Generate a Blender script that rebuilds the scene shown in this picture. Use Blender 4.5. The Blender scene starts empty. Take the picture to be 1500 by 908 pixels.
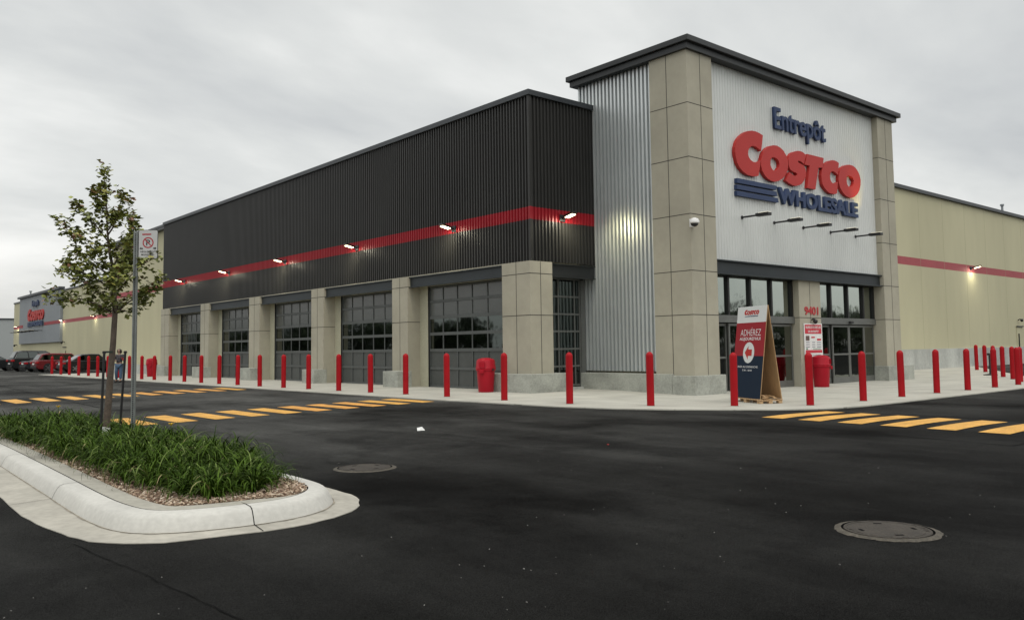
import bpy, bmesh, math, random
from mathutils import Vector, Matrix
random.seed(7)
S = bpy.context.scene
COL = S.collection
# ------------------------------------------------------------------ camera
F_ = 1224.34; YAW = 0.709434564; PITCH = 0.066902995; ROLL = 0.01361251; CY = 428.163; HC = 1.4
fa = math.pi/2 - YAW
fwd = Vector((math.cos(fa), math.sin(fa), 0)); rt = Vector((math.sin(fa), -math.cos(fa), 0)); upv = Vector((0, 0, 1))
c, s = math.cos(PITCH), math.sin(PITCH)
CF = fwd*c + upv*s; CU = upv*c - fwd*s
c, s = math.cos(ROLL), math.sin(ROLL)
CX = rt*c - CU*s; CYv = rt*s + CU*c
cam_d = bpy.data.cameras.new("camera"); cam = bpy.data.objects.new("camera", cam_d); COL.objects.link(cam)
M = Matrix((CX, CYv, -CF)).transposed().to_4x4(); M.translation = (0, 0, HC); cam.matrix_world = M
cam_d.sensor_width = 36; cam_d.lens = F_/1500*36; cam_d.shift_y = -(454-CY)/1500
cam_d.clip_start = .05; cam_d.clip_end = 3000
S.camera = cam
# ------------------------------------------------------------------ sky, sun, exposure
SUN_EL, SUN_AZ = math.radians(70), math.radians(-118)      # high veiled sun behind and left of the camera
W = bpy.data.worlds.new("World"); S.world = W; W.use_nodes = True
nt = W.node_tree; nt.nodes.clear(); N = nt.nodes.new; L = nt.links.new
def setin(n, **k):
    for a, v in k.items(): n.inputs[a.replace('_', ' ')].default_value = v
out = N('ShaderNodeOutputWorld'); mixs = N('ShaderNodeMixShader'); bg1 = N('ShaderNodeBackground'); bg2 = N('ShaderNodeBackground')
sky = N('ShaderNodeTexSky'); sky.sky_type = 'NISHITA'; sky.sun_disc = False
sky.sun_elevation = SUN_EL; sky.sun_rotation = math.radians(208); sky.dust_density = 3
L(sky.outputs[0], bg1.inputs[0]); bg1.inputs[1].default_value = .1
tc = N('ShaderNodeTexCoord'); sep = N('ShaderNodeSeparateXYZ'); L(tc.outputs['Generated'], sep.inputs[0])
zz = N('ShaderNodeMath'); zz.operation = 'MAXIMUM'; L(sep.outputs[2], zz.inputs[0]); zz.inputs[1].default_value = 0
za = N('ShaderNodeMath'); za.operation = 'ADD'; L(zz.outputs[0], za.inputs[0]); za.inputs[1].default_value = .22
dx = N('ShaderNodeMath'); dx.operation = 'DIVIDE'; L(sep.outputs[0], dx.inputs[0]); L(za.outputs[0], dx.inputs[1])
dy = N('ShaderNodeMath'); dy.operation = 'DIVIDE'; L(sep.outputs[1], dy.inputs[0]); L(za.outputs[0], dy.inputs[1])
cmb = N('ShaderNodeCombineXYZ'); L(dx.outputs[0], cmb.inputs[0]); L(dy.outputs[0], cmb.inputs[1])
mp = N('ShaderNodeMapping'); L(cmb.outputs[0], mp.inputs[0]); mp.inputs['Rotation'].default_value = (0, 0, .5); mp.inputs['Scale'].default_value = (1.0, 1.6, 1)
n1 = N('ShaderNodeTexNoise'); L(mp.outputs[0], n1.inputs[0]); setin(n1, Scale=.8, Detail=7, Roughness=.52, Distortion=.25)
n2 = N('ShaderNodeTexNoise'); L(mp.outputs[0], n2.inputs[0]); setin(n2, Scale=.28, Detail=2, Roughness=.5)
ma = N('ShaderNodeMath'); ma.operation = 'MULTIPLY_ADD'; L(n2.outputs[0], ma.inputs[0]); ma.inputs[1].default_value = .9; L(n1.outputs[0], ma.inputs[2])
mm = N('ShaderNodeMath'); mm.operation = 'MULTIPLY'; L(ma.outputs[0], mm.inputs[0]); mm.inputs[1].default_value = .526
cr = N('ShaderNodeValToRGB'); L(mm.outputs[0], cr.inputs[0])
e = cr.color_ramp.elements; e[0].position = .385; e[0].color = (.57, .59, .60, 1); e[1].position = .60; e[1].color = (1.08, 1.08, 1.05, 1)
k = e.new(.49); k.color = (.775, .79, .775, 1)
# warm pale strip of thinner cloud low on the horizon
hr = N('ShaderNodeMapRange'); L(sep.outputs[2], hr.inputs[0]); hr.inputs[1].default_value = 0; hr.inputs[2].default_value = .16; hr.inputs[3].default_value = .55; hr.inputs[4].default_value = 0
mx = N('ShaderNodeMix'); mx.data_type = 'RGBA'; L(hr.outputs[0], mx.inputs[0]); L(cr.outputs[0], mx.inputs[6]); mx.inputs[7].default_value = (.84, .82, .77, 1)
# the cloud is brighter towards the veiled sun (behind the camera)
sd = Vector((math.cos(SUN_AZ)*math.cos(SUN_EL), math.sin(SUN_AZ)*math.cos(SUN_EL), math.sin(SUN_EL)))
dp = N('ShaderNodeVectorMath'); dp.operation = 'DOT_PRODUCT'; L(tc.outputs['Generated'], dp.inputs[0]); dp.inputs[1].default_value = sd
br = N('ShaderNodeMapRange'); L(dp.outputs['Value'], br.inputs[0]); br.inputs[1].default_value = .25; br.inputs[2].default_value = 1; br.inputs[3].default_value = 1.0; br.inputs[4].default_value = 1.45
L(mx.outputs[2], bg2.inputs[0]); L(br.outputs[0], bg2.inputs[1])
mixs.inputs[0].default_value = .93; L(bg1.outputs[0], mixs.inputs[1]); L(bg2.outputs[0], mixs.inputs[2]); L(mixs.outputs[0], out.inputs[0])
sun_d = bpy.data.lights.new("sun", 'SUN'); sun_d.energy = 1.25; sun_d.angle = math.radians(50); sun_d.color = (1, .97, .92)
sun = bpy.data.objects.new("sun", sun_d); COL.objects.link(sun); sun.rotation_euler = (-sd).to_track_quat('-Z', 'Y').to_euler(); sun.location = (0, 0, 40)
S.view_settings.view_transform = 'Standard'; S.view_settings.look = 'None'; S.view_settings.exposure = 0; S.view_settings.gamma = 1; S.view_settings.use_curve_mapping = False
S.render.engine = 'CYCLES'; S.cycles.max_bounces = 6; S.cycles.use_denoising = True

# ------------------------------------------------------------------ helpers
def sm(t): t = max(0, min(1, t)); return t*t*(3-2*t)
def G(x, y):   # the ground falls 8 cm towards the entrance
    return -.08*sm((x-14.5)/4)*sm((19-y)/4)*(1-.6*sm((x-33)/12))
MATS = {}
def mat(name, col, rough=.7, metal=0, n=(2.0, .12), n2=(25, .08), bump=(60, .0), spec=.5, emit=None, stretch=(1, 1, 1), warm=0):
    if name in MATS: return MATS[name]
    m = bpy.data.materials.new(name); m.use_nodes = True; t = m.node_tree; b = t.nodes['Principled BSDF']
    b.inputs['Base Color'].default_value = (*col, 1); b.inputs['Roughness'].default_value = rough; b.inputs['Metallic'].default_value = metal
    b.inputs['Specular IOR Level'].default_value = spec
    tcn = t.nodes.new('ShaderNodeTexCoord'); mpn = t.nodes.new('ShaderNodeMapping'); mpn.inputs['Scale'].default_value = stretch
    t.links.new(tcn.outputs['Object'], mpn.inputs[0])
    if n:
        a = t.nodes.new('ShaderNodeTexNoise'); t.links.new(mpn.outputs[0], a.inputs[0]); a.inputs['Scale'].default_value = n[0]; a.inputs['Detail'].default_value = 4
        d = t.nodes.new('ShaderNodeTexNoise'); t.links.new(mpn.outputs[0], d.inputs[0]); d.inputs['Scale'].default_value = n2[0]; d.inputs['Detail'].default_value = 3
        r1 = t.nodes.new('ShaderNodeMapRange'); t.links.new(a.outputs[0], r1.inputs[0]); r1.inputs[1].default_value = .3; r1.inputs[2].default_value = .7; r1.inputs[3].default_value = 1-n[1]; r1.inputs[4].default_value = 1+n[1]
        r2 = t.nodes.new('ShaderNodeMapRange'); t.links.new(d.outputs[0], r2.inputs[0]); r2.inputs[1].default_value = .3; r2.inputs[2].default_value = .7; r2.inputs[3].default_value = 1-n2[1]; r2.inputs[4].default_value = 1+n2[1]
        mu = t.nodes.new('ShaderNodeMath'); mu.operation = 'MULTIPLY'; t.links.new(r1.outputs[0], mu.inputs[0]); t.links.new(r2.outputs[0], mu.inputs[1])
        vm = t.nodes.new('ShaderNodeVectorMath'); vm.operation = 'SCALE'; vm.inputs[0].default_value = col; t.links.new(mu.outputs[0], vm.inputs['Scale'])
        t.links.new(vm.outputs[0], b.inputs['Base Color'])
    if bump[1]:
        nb = t.nodes.new('ShaderNodeTexNoise'); t.links.new(mpn.outputs[0], nb.inputs[0]); nb.inputs['Scale'].default_value = bump[0]; nb.inputs['Detail'].default_value = 5
        bn = t.nodes.new('ShaderNodeBump'); bn.inputs['Strength'].default_value = bump[1]; bn.inputs['Distance'].default_value = .02
        t.links.new(nb.outputs[0], bn.inputs['Height']); t.links.new(bn.outputs[0], b.inputs['Normal'])
    if emit: b.inputs['Emission Color'].default_value = (*emit[0], 1); b.inputs['Emission Strength'].default_value = emit[1]
    MATS[name] = m; return m

class MB:
    def __init__(s): s.v = []; s.f = []; s.m = []
    def quad(s, a, b, c, d, mi=0):
        k = len(s.v); s.v += [tuple(a), tuple(b), tuple(c), tuple(d)]; s.f.append((k, k+1, k+2, k+3)); s.m.append(mi)
    def box(s, x0, x1, y0, y1, z0, z1, mi=0):
        k = len(s.v); s.v += [(x, y, z) for z in (z0, z1) for y in (y0, y1) for x in (x0, x1)]
        for f in ((0, 2, 3, 1), (4, 5, 7, 6), (0, 1, 5, 4), (2, 6, 7, 3), (0, 4, 6, 2), (1, 3, 7, 5)): s.f.append(tuple(k+i for i in f)); s.m.append(mi)
        return s
    def obox(s, c, ax, ay, az, mi=0):   # oriented box: centre, three half-axis vectors
        c = Vector(c); k = len(s.v)
        s.v += [tuple(c + ax*i + ay*j + az*l) for l in (-1, 1) for j in (-1, 1) for i in (-1, 1)]
        for f in ((0, 2, 3, 1), (4, 5, 7, 6), (0, 1, 5, 4), (2, 6, 7, 3), (0, 4, 6, 2), (1, 3, 7, 5)): s.f.append(tuple(k+i for i in f)); s.m.append(mi)
        return s
    def tube(s, pts, rad, n=10, mi=0, cap=True):
        pts = [Vector(p) for p in pts]
        if not isinstance(rad, (list, tuple)): rad = [rad]*len(pts)
        k = len(s.v); ref = None
        for i, p in enumerate(pts):
            d = (pts[min(i+1, len(pts)-1)] - pts[max(i-1, 0)]).normalized()
            if ref is None: ref = d.orthogonal().normalized()
            ref = (ref - d*ref.dot(d)).normalized(); o = d.cross(ref)
            for j in range(n):
                a = 2*math.pi*j/n; s.v.append(tuple(p + (ref*math.cos(a)+o*math.sin(a))*rad[i]))
        for i in range(len(pts)-1):
            for j in range(n):
                s.f.append((k+i*n+j, k+i*n+(j+1) % n, k+(i+1)*n+(j+1) % n, k+(i+1)*n+j)); s.m.append(mi)
        if cap:
            s.f.append(tuple(k+j for j in range(n))[::-1]); s.m.append(mi)
            s.f.append(tuple(k+(len(pts)-1)*n+j for j in range(n))); s.m.append(mi)
        return s
    def lathe(s, prof, c=(0, 0, 0), n=20, mi=0):
        k = len(s.v)
        for r, z in prof:
            for j in range(n):
                a = 2*math.pi*j/n; s.v.append((c[0]+r*math.cos(a), c[1]+r*math.sin(a), c[2]+z))
        for i in range(len(prof)-1):
            for j in range(n):
                s.f.append((k+i*n+j, k+i*n+(j+1) % n, k+(i+1)*n+(j+1) % n, k+(i+1)*n+j)); s.m.append(mi)
        s.f.append(tuple(k+j for j in range(n))[::-1]); s.m.append(mi)
        s.f.append(tuple(k+(len(prof)-1)*n+j for j in range(n))); s.m.append(mi)
        return s
    def build(s, name, mats, parent=None, smooth=False, bevel=0, loc=(0, 0, 0)):
        me = bpy.data.meshes.new(name); me.from_pydata(s.v, [], s.f)
        if not isinstance(mats, (list, tuple)): mats = [mats]
        for m in mats: me.materials.append(m)
        me.polygons.foreach_set('material_index', s.m)
        if smooth: me.polygons.foreach_set('use_smooth', [True]*len(s.f))
        me.update()
        o = bpy.data.objects.new(name, me); COL.objects.link(o); o.location = loc
        if smooth == 'auto':
            me.set_sharp_from_angle(angle=math.radians(35))
        if parent: o.parent = parent
        if bevel:
            b = o.modifiers.new('bevel', 'BEVEL'); b.width = bevel; b.segments = 2; b.limit_method = 'ANGLE'; b.angle_limit = math.radians(50)
        return o
def empty(name, loc=(0, 0, 0), rz=0):
    o = bpy.data.objects.new(name, None); COL.objects.link(o); o.location = loc; o.rotation_euler = (0, 0, rz); o.empty_display_size = .2; return o
def tag(o, label=None, cat=None, group=None, kind=None):
    if label: o['label'] = label
    if cat: o['category'] = cat
    if group: o['group'] = group
    if kind: o['kind'] = kind
    return o
def copy_tree(o, parent=None):
    c_ = o.copy(); COL.objects.link(c_); c_.parent = parent
    for ch in list(o.children): copy_tree(ch, c_)
    return c_
def text_mesh(txt, offset=0.0, extrude=.0, res=4):
    cu = bpy.data.curves.new('lettering', 'FONT'); cu.body = txt; cu.size = 1; cu.offset = offset; cu.extrude = extrude; cu.resolution_u = res
    to = bpy.data.objects.new('tmp', cu); COL.objects.link(to)
    dg = bpy.context.evaluated_depsgraph_get(); me = bpy.data.meshes.new_from_object(to.evaluated_get(dg))
    bpy.data.objects.remove(to); return me
def place_text(txt, name, m, parent, org, ux, uz, w, h, thick=.0, offset=0.0, nrm=None, res=4):
    """text fitted in the box org + ux*w, org + uz*h; ux, uz unit vectors; nrm: outward; thick: depth"""
    me = text_mesh(txt, offset, .5 if thick else 0, res); ux = Vector(ux); uz = Vector(uz); nrm = Vector(nrm)
    xs = [v.co.x for v in me.vertices]; ys = [v.co.y for v in me.vertices]
    x0, x1, y0, y1 = min(xs), max(xs), min(ys), max(ys); org = Vector(org)
    for v in me.vertices:
        a = (v.co.x-x0)/(x1-x0)*w; b = (v.co.y-y0)/(y1-y0)*h; d = (v.co.z)*thick
        v.co = org + ux*a + uz*b + nrm*d
    me.materials.clear(); me.materials.append(m); me.name = name
    o = bpy.data.objects.new(name, me); COL.objects.link(o); o.parent = parent; return o
def poly_prism(name, loops, m, parent, fn, thick, nrm):
    """filled outline with holes -> prism. loops in 2d, fn maps 2d to 3d front face; back = front - nrm*thick"""
    bm = bmesh.new(); nrm = Vector(nrm); edges = []
    for lp in loops:
        vs = [bm.verts.new(fn(*p)) for p in lp]
        edges += [bm.edges.new((vs[i], vs[(i+1) % len(vs)])) for i in range(len(vs))]
    bmesh.ops.triangle_fill(bm, edges=edges, use_beauty=True)
    if thick:
        r = bmesh.ops.extrude_face_region(bm, geom=bm.faces[:])
        vs = [g for g in r['geom'] if isinstance(g, bmesh.types.BMVert)]
        bmesh.ops.translate(bm, vec=-nrm*thick, verts=vs)
    bmesh.ops.recalc_face_normals(bm, faces=bm.faces[:])
    me = bpy.data.meshes.new(name); bm.to_mesh(me); bm.free(); me.materials.append(m)
    o = bpy.data.objects.new(name, me); COL.objects.link(o); o.parent = parent; return o
# ------------------------------------------------------------------ materials
def asphalt_mat():
    m = bpy.data.materials.new('asphalt'); m.use_nodes = True; t = m.node_tree; b = t.nodes['Principled BSDF']; n = t.nodes.new; l = t.links.new
    tcn = n('ShaderNodeTexCoord')
    def noise(sc, det=4, ro=.55, st=(1, 1, 1), rot=0, dist=0):
        mp_ = n('ShaderNodeMapping'); mp_.inputs['Scale'].default_value = st; mp_.inputs['Rotation'].default_value = (0, 0, rot); l(tcn.outputs['Object'], mp_.inputs[0])
        a = n('ShaderNodeTexNoise'); l(mp_.outputs[0], a.inputs[0]); a.inputs['Scale'].default_value = sc; a.inputs['Detail'].default_value = det; a.inputs['Roughness'].default_value = ro; a.inputs['Distortion'].default_value = dist; return a.outputs[0]
    def rng(x, a, b_, c_, d): r = n('ShaderNodeMapRange'); l(x, r.inputs[0]); r.inputs[1].default_value = a; r.inputs[2].default_value = b_; r.inputs[3].default_value = c_; r.inputs[4].default_value = d; return r.outputs[0]
    def mul(a, b_): r = n('ShaderNodeMath'); r.operation = 'MULTIPLY'; l(a, r.inputs[0]); l(b_, r.inputs[1]); return r.outputs[0]
    big = rng(noise(.22, 5, .6), .36, .66, .6, 1.6)
    lane = rng(noise(.5, 4, .6, (1, .16, 1), -.35, .6), .3, .7, .82, 1.22)
    lane2 = rng(noise(.9, 5, .65, (1, .12, 1), .75, .3), .42, .75, .9, 1.35)
    grain = rng(noise(140, 3, .75), .3, .7, .3, 1.9)
    med = rng(noise(9, 4, .6), .3, .7, .85, 1.15)
    v = n('ShaderNodeTexVoronoi'); l(tcn.outputs['Object'], v.inputs[0]); v.inputs['Scale'].default_value = 55
    speck = rng(v.outputs['Distance'], 0, .11, 2.4, 1)
    val = mul(mul(mul(big, lane), mul(lane2, grain)), mul(med, speck))
    # the older lane beside the garage doors has weathered paler
    sp = n('ShaderNodeSeparateXYZ'); l(tcn.outputs['Object'], sp.inputs[0])
    wob = rng(noise(.35, 3), .3, .7, -1.5, 1.5); ad = n('ShaderNodeMath'); ad.operation = 'ADD'; l(sp.outputs[1], ad.inputs[0]); l(wob, ad.inputs[1])
    old = rng(ad.outputs[0], 4, 22, 1.0, 5.4)
    val = mul(mul(val, old), rng(noise(.55, 6, .68, (1, .6, 1), .4, .5), .5, .585, 1.12, .66))
    sc = n('ShaderNodeVectorMath'); sc.operation = 'SCALE'; sc.inputs[0].default_value = (.0074, .0074, .0069); l(val, sc.inputs['Scale']); l(sc.outputs[0], b.inputs['Base Color'])
    l(rng(big, .6, 1.6, .74, .9), b.inputs['Roughness']); l(rng(mul(mul(big, lane2), grain), .35, 1.7, .0, .12), b.inputs['Specular IOR Level'])
    bp = n('ShaderNodeBump'); bp.inputs['Strength'].default_value = 1; bp.inputs['Distance'].default_value = .008; l(noise(110, 4, .8), bp.inputs['Height']); l(bp.outputs[0], b.inputs['Normal'])
    return m
def walk_mat():
    m = bpy.data.materials.new('walk_concrete'); m.use_nodes = True; t = m.node_tree; b = t.nodes['Principled BSDF']; n = t.nodes.new; l = t.links.new
    tcn = n('ShaderNodeTexCoord'); sp = n('ShaderNodeSeparateXYZ'); l(tcn.outputs['Object'], sp.inputs[0])
    def mth(op, a, b_=None):
        r = n('ShaderNodeMath'); r.operation = op
        for i, q in enumerate((a, b_)):
            if q is None: continue
            if isinstance(q, (int, float)): r.inputs[i].default_value = q
            else: l(q, r.inputs[i])
        return r.outputs[0]
    def joint(x, p, w):
        f = mth('FRACT', mth('DIVIDE', x, p)); d = mth('ABSOLUTE', mth('SUBTRACT', f, .5)); return mth('GREATER_THAN', d, .5-w/p)
    j = mth('MAXIMUM', joint(sp.outputs[0], 1.95, .009), joint(sp.outputs[1], 1.95, .009))
    a = n('ShaderNodeTexNoise'); l(tcn.outputs['Object'], a.inputs[0]); a.inputs['Scale'].default_value = .9; a.inputs['Detail'].default_value = 5
    r = n('ShaderNodeMapRange'); l(a.outputs[0], r.inputs[0]); r.inputs[1].default_value = .3; r.inputs[2].default_value = .7; r.inputs[3].default_value = .84; r.inputs[4].default_value = 1.1
    d = n('ShaderNodeTexNoise'); l(tcn.outputs['Object'], d.inputs[0]); d.inputs['Scale'].default_value = 40; d.inputs['Detail'].default_value = 4
    r2 = n('ShaderNodeMapRange'); l(d.outputs[0], r2.inputs[0]); r2.inputs[1].default_value = .3; r2.inputs[2].default_value = .7; r2.inputs[3].default_value = .93; r2.inputs[4].default_value = 1.07
    val = mth('MULTIPLY', mth('MULTIPLY', r.outputs[0], r2.outputs[0]), mth('SUBTRACT', 1, mth('MULTIPLY', j, .45)))
    sc = n('ShaderNodeVectorMath'); sc.operation = 'SCALE'; sc.inputs[0].default_value = (.425, .415, .36); l(val, sc.inputs['Scale']); l(sc.outputs[0], b.inputs['Base Color'])
    b.inputs['Roughness'].default_value = .85
    return m
M_ASPH = asphalt_mat(); M_WALK = walk_mat()
M_BEIGE = mat('beige_panel', (.51, .482, .325), .8, n=(.22, .06), n2=(1.4, .025), stretch=(1, 1, .3), bump=(150, .03), spec=.3)
M_STONE = mat('pillar_panel', (.385, .362, .288), .85, n=(.7, .10), n2=(5, .03), bump=(90, .03), spec=.25)
M_JOINT = mat('joint', (.05, .048, .04), .9, n=None)
M_PLINTH = mat('plinth_concrete', (.34, .35, .31), .85, n=(1.6, .22), n2=(18, .14), bump=(60, .25))
M_PLINTH2 = mat('plinth_concrete_pale', (.42, .43, .40), .85, n=(1.1, .2), n2=(12, .12), bump=(60, .15), stretch=(1, 1, .5))
M_DARK = mat('dark_metal', (.027, .0268, .0252), .42, .0, n=(.35, .10), n2=(1.5, .05), spec=.35)
M_DSTRIPE = mat('red_metal', (.29, .012, .020), .45, 0, n=(.35, .08), n2=(1.5, .04), spec=.3)
M_WSTRIPE = mat('red_band', (.36, .075, .085), .7, 0, n=(.5, .06), n2=(5, .05))
M_COPE = mat('coping', (.042, .048, .054), .45, .2, n=(1, .1), n2=(20, .06))
M_FASC = mat('fascia', (.022, .025, .026), .45, .2, n=(1, .12), n2=(20, .08))
M_BEAM = mat('beam_steel', (.020, .027, .031), .5, .1, n=(1, .15), n2=(20, .1))
M_SILV = mat('silver_metal', (.63, .66, .66), .38, .5, n=(.3, .05), n2=(1.1, .03))
M_SILVF = mat('silver_front', (.60, .615, .595), .5, .2, n=(.2, .05), n2=(.8, .03))
M_GREYP = mat('grey_panel', (.24, .26, .275), .6, .1, n=(.3, .05), n2=(3, .03))
M_JAMB = mat('jamb', (.40, .39, .29), .8, n=(1, .08))
M_DOOR = mat('door_grey', (.070, .076, .072), .5, .1, n=(.7, .12), n2=(9, .08))
M_RAIL = mat('door_rail', (.085, .093, .09), .5, .1, n=(1.5, .1), n2=(9, .08))
M_ALU = mat('entrance_aluminium', (.17, .175, .165), .42, .5, n=(1.5, .1), n2=(20, .06))
M_MULL = mat('black_mullion', (.012, .012, .012), .4, n=None)
def glass_mat(name, refl, rough=.04, wav=.02):
    m = bpy.data.materials.new(name); m.use_nodes = True; t = m.node_tree; b = t.nodes['Principled BSDF']
    b.inputs['Base Color'].default_value = (*refl, 1); b.inputs['Metallic'].default_value = 1; b.inputs['Roughness'].default_value = rough
    nz = t.nodes.new('ShaderNodeTexNoise'); nz.inputs['Scale'].default_value = 1.3; bp = t.nodes.new('ShaderNodeBump'); bp.inputs['Strength'].default_value = wav; bp.inputs['Distance'].default_value = .2
    tcn = t.nodes.new('ShaderNodeTexCoord'); t.links.new(tcn.outputs['Object'], nz.inputs[0]); t.links.new(nz.outputs[0], bp.inputs['Height']); t.links.new(bp.outputs[0], b.inputs['Normal'])
    return m
M_GLU = glass_mat('transom_glass', (.37, .41, .38)); M_GLD = glass_mat('door_glass', (.20, .215, .20)); M_GLG = glass_mat('garage_glass', (.10, .115, .11))
M_FROST = mat('dark_panel_glass', (.075, .082, .078), .18, .0, n=(1, .1), spec=.6)
M_RED = mat('bollard_red', (.34, .007, .012), .5, 0, n=(3, .08), n2=(60, .05), bump=(120, .03), spec=.15)
M_BINRED = mat('bin_red', (.37, .006, .018), .42, 0, spec=.25, n=(3, .06), n2=(60, .03))
M_LRED = mat('sign_red', (.44, .032, .028), .5, 0, n=(1, .05), spec=.25)
M_LBLUE = mat('sign_blue', (.030, .050, .115), .5, 0, n=(1, .05), spec=.25)
M_YEL = mat('stripe_yellow', (.62, .33, .065), .75, 0, n=(2.2, .18), n2=(38, .3), bump=(110, .2))
M_YELW = mat('stripe_yellow_worn', (.60, .29, .06), .75, 0, n=(2.5, .35), n2=(35, .3), bump=(110, .2))
M_BLACK = mat('black_metal', (.012, .012, .013), .45, 0, n=None)
M_WHITE = mat('white_paint', (.75, .75, .73), .5, 0, n=(3, .04))
M_LAMP = mat('lamp_lens', (1, 1, .95), .4, emit=((1, .80, .48), 7), n=None)
M_LAMPW = mat('sign_lamp_lens', (1, 1, .95), .4, emit=((1, .9, .6), .8), n=None)
M_KERB = mat('kerb_concrete', (.50, .49, .45), .8, n=(1.6, .08), n2=(22, .07), bump=(90, .12))
M_GUT = mat('gutter_concrete', (.37, .35, .30), .85, n=(2.2, .16), n2=(14, .10), bump=(90, .15))
M_SLAB = mat('slab_concrete', (.34, .325, .275), .85, n=(1.1, .15), n2=(18, .1), bump=(70, .2))

# ------------------------------------------------------------------ ground
def lines(a, b, st): return [a+i*st for i in range(int(round((b-a)/st)))]
gx = [-900, -400, -200, -100, -50, -20] + lines(-10, 10, 5) + lines(10, 50, .5) + [50, 60, 80, 120, 200, 400, 900]
gy = [-900, -400, -200, -100, -50, -20] + lines(-10, 4, 2) + lines(4, 24, .5) + [24, 30, 40, 60, 80, 120, 200, 400, 900]
g = MB(); g.v = [(x, y, G(x, y)-.002) for y in gy for x in gx]
for j in range(len(gy)-1):
    for i in range(len(gx)-1):
        k = j*len(gx)+i; g.f.append((k, k+1, k+1+len(gx), k+len(gx))); g.m.append(0)
tag(g.build('ground', M_ASPH), 'dark asphalt of the car park and lanes', kind='structure')
# sidewalk: outer edge -> inner edge strips
outer = [(13.1, 66.5), (13.2, 60), (13.3, 45), (13.4, 30), (13.45, 20), (13.6, 16.5), (13.75, 14.2), (14.1, 12.8), (14.7, 11.7), (15.5, 10.85), (16.5, 10.25), (17.7, 9.85), (19.2, 9.65), (21, 9.6), (25, 9.6), (29, 9.6), (31.5, 9.65), (33.3, 10.0), (36, 11.1), (41, 13.8), (46, 16.4), (52, 19.6)]
inner = [(18.3, 66.5), (18.3, 60), (18.3, 45), (18.3, 30), (18.3, 22), (20.8, 21), (20.9, 20.2), (20.9, 19), (20.9, 18), (21, 17), (21.1, 16.2), (21.5, 16.1), (22, 16.1), (23.5, 16.1), (27, 16.1), (31, 16.1), (33.6, 16.4), (34.2, 19.6), (36.5, 19.7), (41, 19.7), (46, 19.7), (52.1, 19.7)]
w = MB(); K = 10; rows = []
def dens(a, b):
    o = []
    for i in range(len(a)-1):
        n_ = max(1, int(max(math.dist(a[i], a[i+1]), math.dist(b[i], b[i+1]))/1.0))
        for q in range(n_): u = q/n_; o.append(((a[i][0]*(1-u)+a[i+1][0]*u, a[i][1]*(1-u)+a[i+1][1]*u), (b[i][0]*(1-u)+b[i+1][0]*u, b[i][1]*(1-u)+b[i+1][1]*u)))
    o.append((a[-1], b[-1])); return o
D_ = dens(outer, inner)
for a, b in D_:
    w.v.append((a[0], a[1], G(*a)-.05))
    for q in range(K+1):
        u = q/K; x = a[0]*(1-u)+b[0]*u; y = a[1]*(1-u)+b[1]*u; w.v.append((x, y, G(x, y)+.022))
for i in range(len(D_)-1):
    for q in range(K+1):
        k = i*(K+2)+q; w.f.append((k, k+1, k+1+K+2, k+K+2)[::-1]); w.m.append(0)
k0 = len(w.v)
tag(w.build('sidewalk', M_WALK), 'pale concrete walk around the store', kind='structure')
# crosswalks: a run of yellow bars each
def crosswalk(bars, label, worn=()):
    e_ = tag(empty('crosswalk', (sum(p[0] for p in bars[0])/4, sum(p[1] for p in bars[0])/4, 0)), label, kind='structure')
    for i, bp_ in enumerate(bars):
        b_ = MB(); n_ = 6; m_ = 2
        def P(u, v_):
            x = (bp_[0][0]*(1-u)+bp_[1][0]*u)*(1-v_)+(bp_[3][0]*(1-u)+bp_[2][0]*u)*v_; y = (bp_[0][1]*(1-u)+bp_[1][1]*u)*(1-v_)+(bp_[3][1]*(1-u)+bp_[2][1]*u)*v_
            return (x, y, G(x, y)+.006)
        for a in range(m_):
            for c_ in range(n_): b_.quad(P(a/m_, c_/n_), P((a+1)/m_, c_/n_), P((a+1)/m_, (c_+1)/n_), P(a/m_, (c_+1)/n_))
        o = b_.build('stripe', M_YELW if i in worn else M_YEL); o.parent = e_; o.matrix_parent_inverse = Matrix.Translation(-e_.location)
low = []
for i in range(-1, 9):
    x = 5.9+.845*i; y = 17.28+.145*(i); low.append([(x, y), (x+.47, y+.1), (x+.5, y+2.24), (x, y+2.1)])
crosswalk(low, 'nearer yellow crosswalk beyond the planted island', (5, 6, 7))
upb = []
for i in range(-3, 10):
    x = 4.93+.835*i; y = 27.85+.25*i; upb.append([(x, y), (x+.45, y+.2), (x+.48, y+2.7), (x, y+2.5)])
crosswalk(upb, 'farther yellow crosswalk towards the third garage door', (8, 9, 10, 11))
rb = []
for i in range(9):
    y = 9.26-.80*i; rb.append([(14.28-.05*i, y), (14.26-.05*i, y-.46), (16.98-.1*i, y-.28-.02*i), (17.1-.1*i, y+.20-.02*i)])
crosswalk(rb, 'yellow crosswalk leading to the entrance corner')
# seams and cracks in the asphalt
M_SEAM = mat('seam_tar', (.006, .006, .006), .9, 0, n=None, spec=.05)
def seam(pts, wd, z=.004):
    b_ = MB(); pp = []
    for i in range(len(pts)-1):
        n_ = max(2, int(math.dist(pts[i], pts[i+1])/.12))
        for q in range(n_): u = q/n_; pp.append((pts[i][0]*(1-u)+pts[i+1][0]*u+random.uniform(-.012, .012), pts[i][1]*(1-u)+pts[i+1][1]*u+random.uniform(-.012, .012)))
    for i in range(len(pp)-1):
        a, c_ = Vector(pp[i]), Vector(pp[i+1]); d = (c_-a); nn = Vector((-d.y, d.x)).normalized()*wd*random.uniform(.4, 1); zz_ = G(a.x, a.y)+z
        b_.quad((*(a-nn), zz_), (*(c_-nn), zz_), (*(c_+nn), zz_), (*(a+nn), zz_))
    tag(b_.build('asphalt_seam', M_SEAM), 'dark seam between asphalt lifts', kind='structure')
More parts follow.
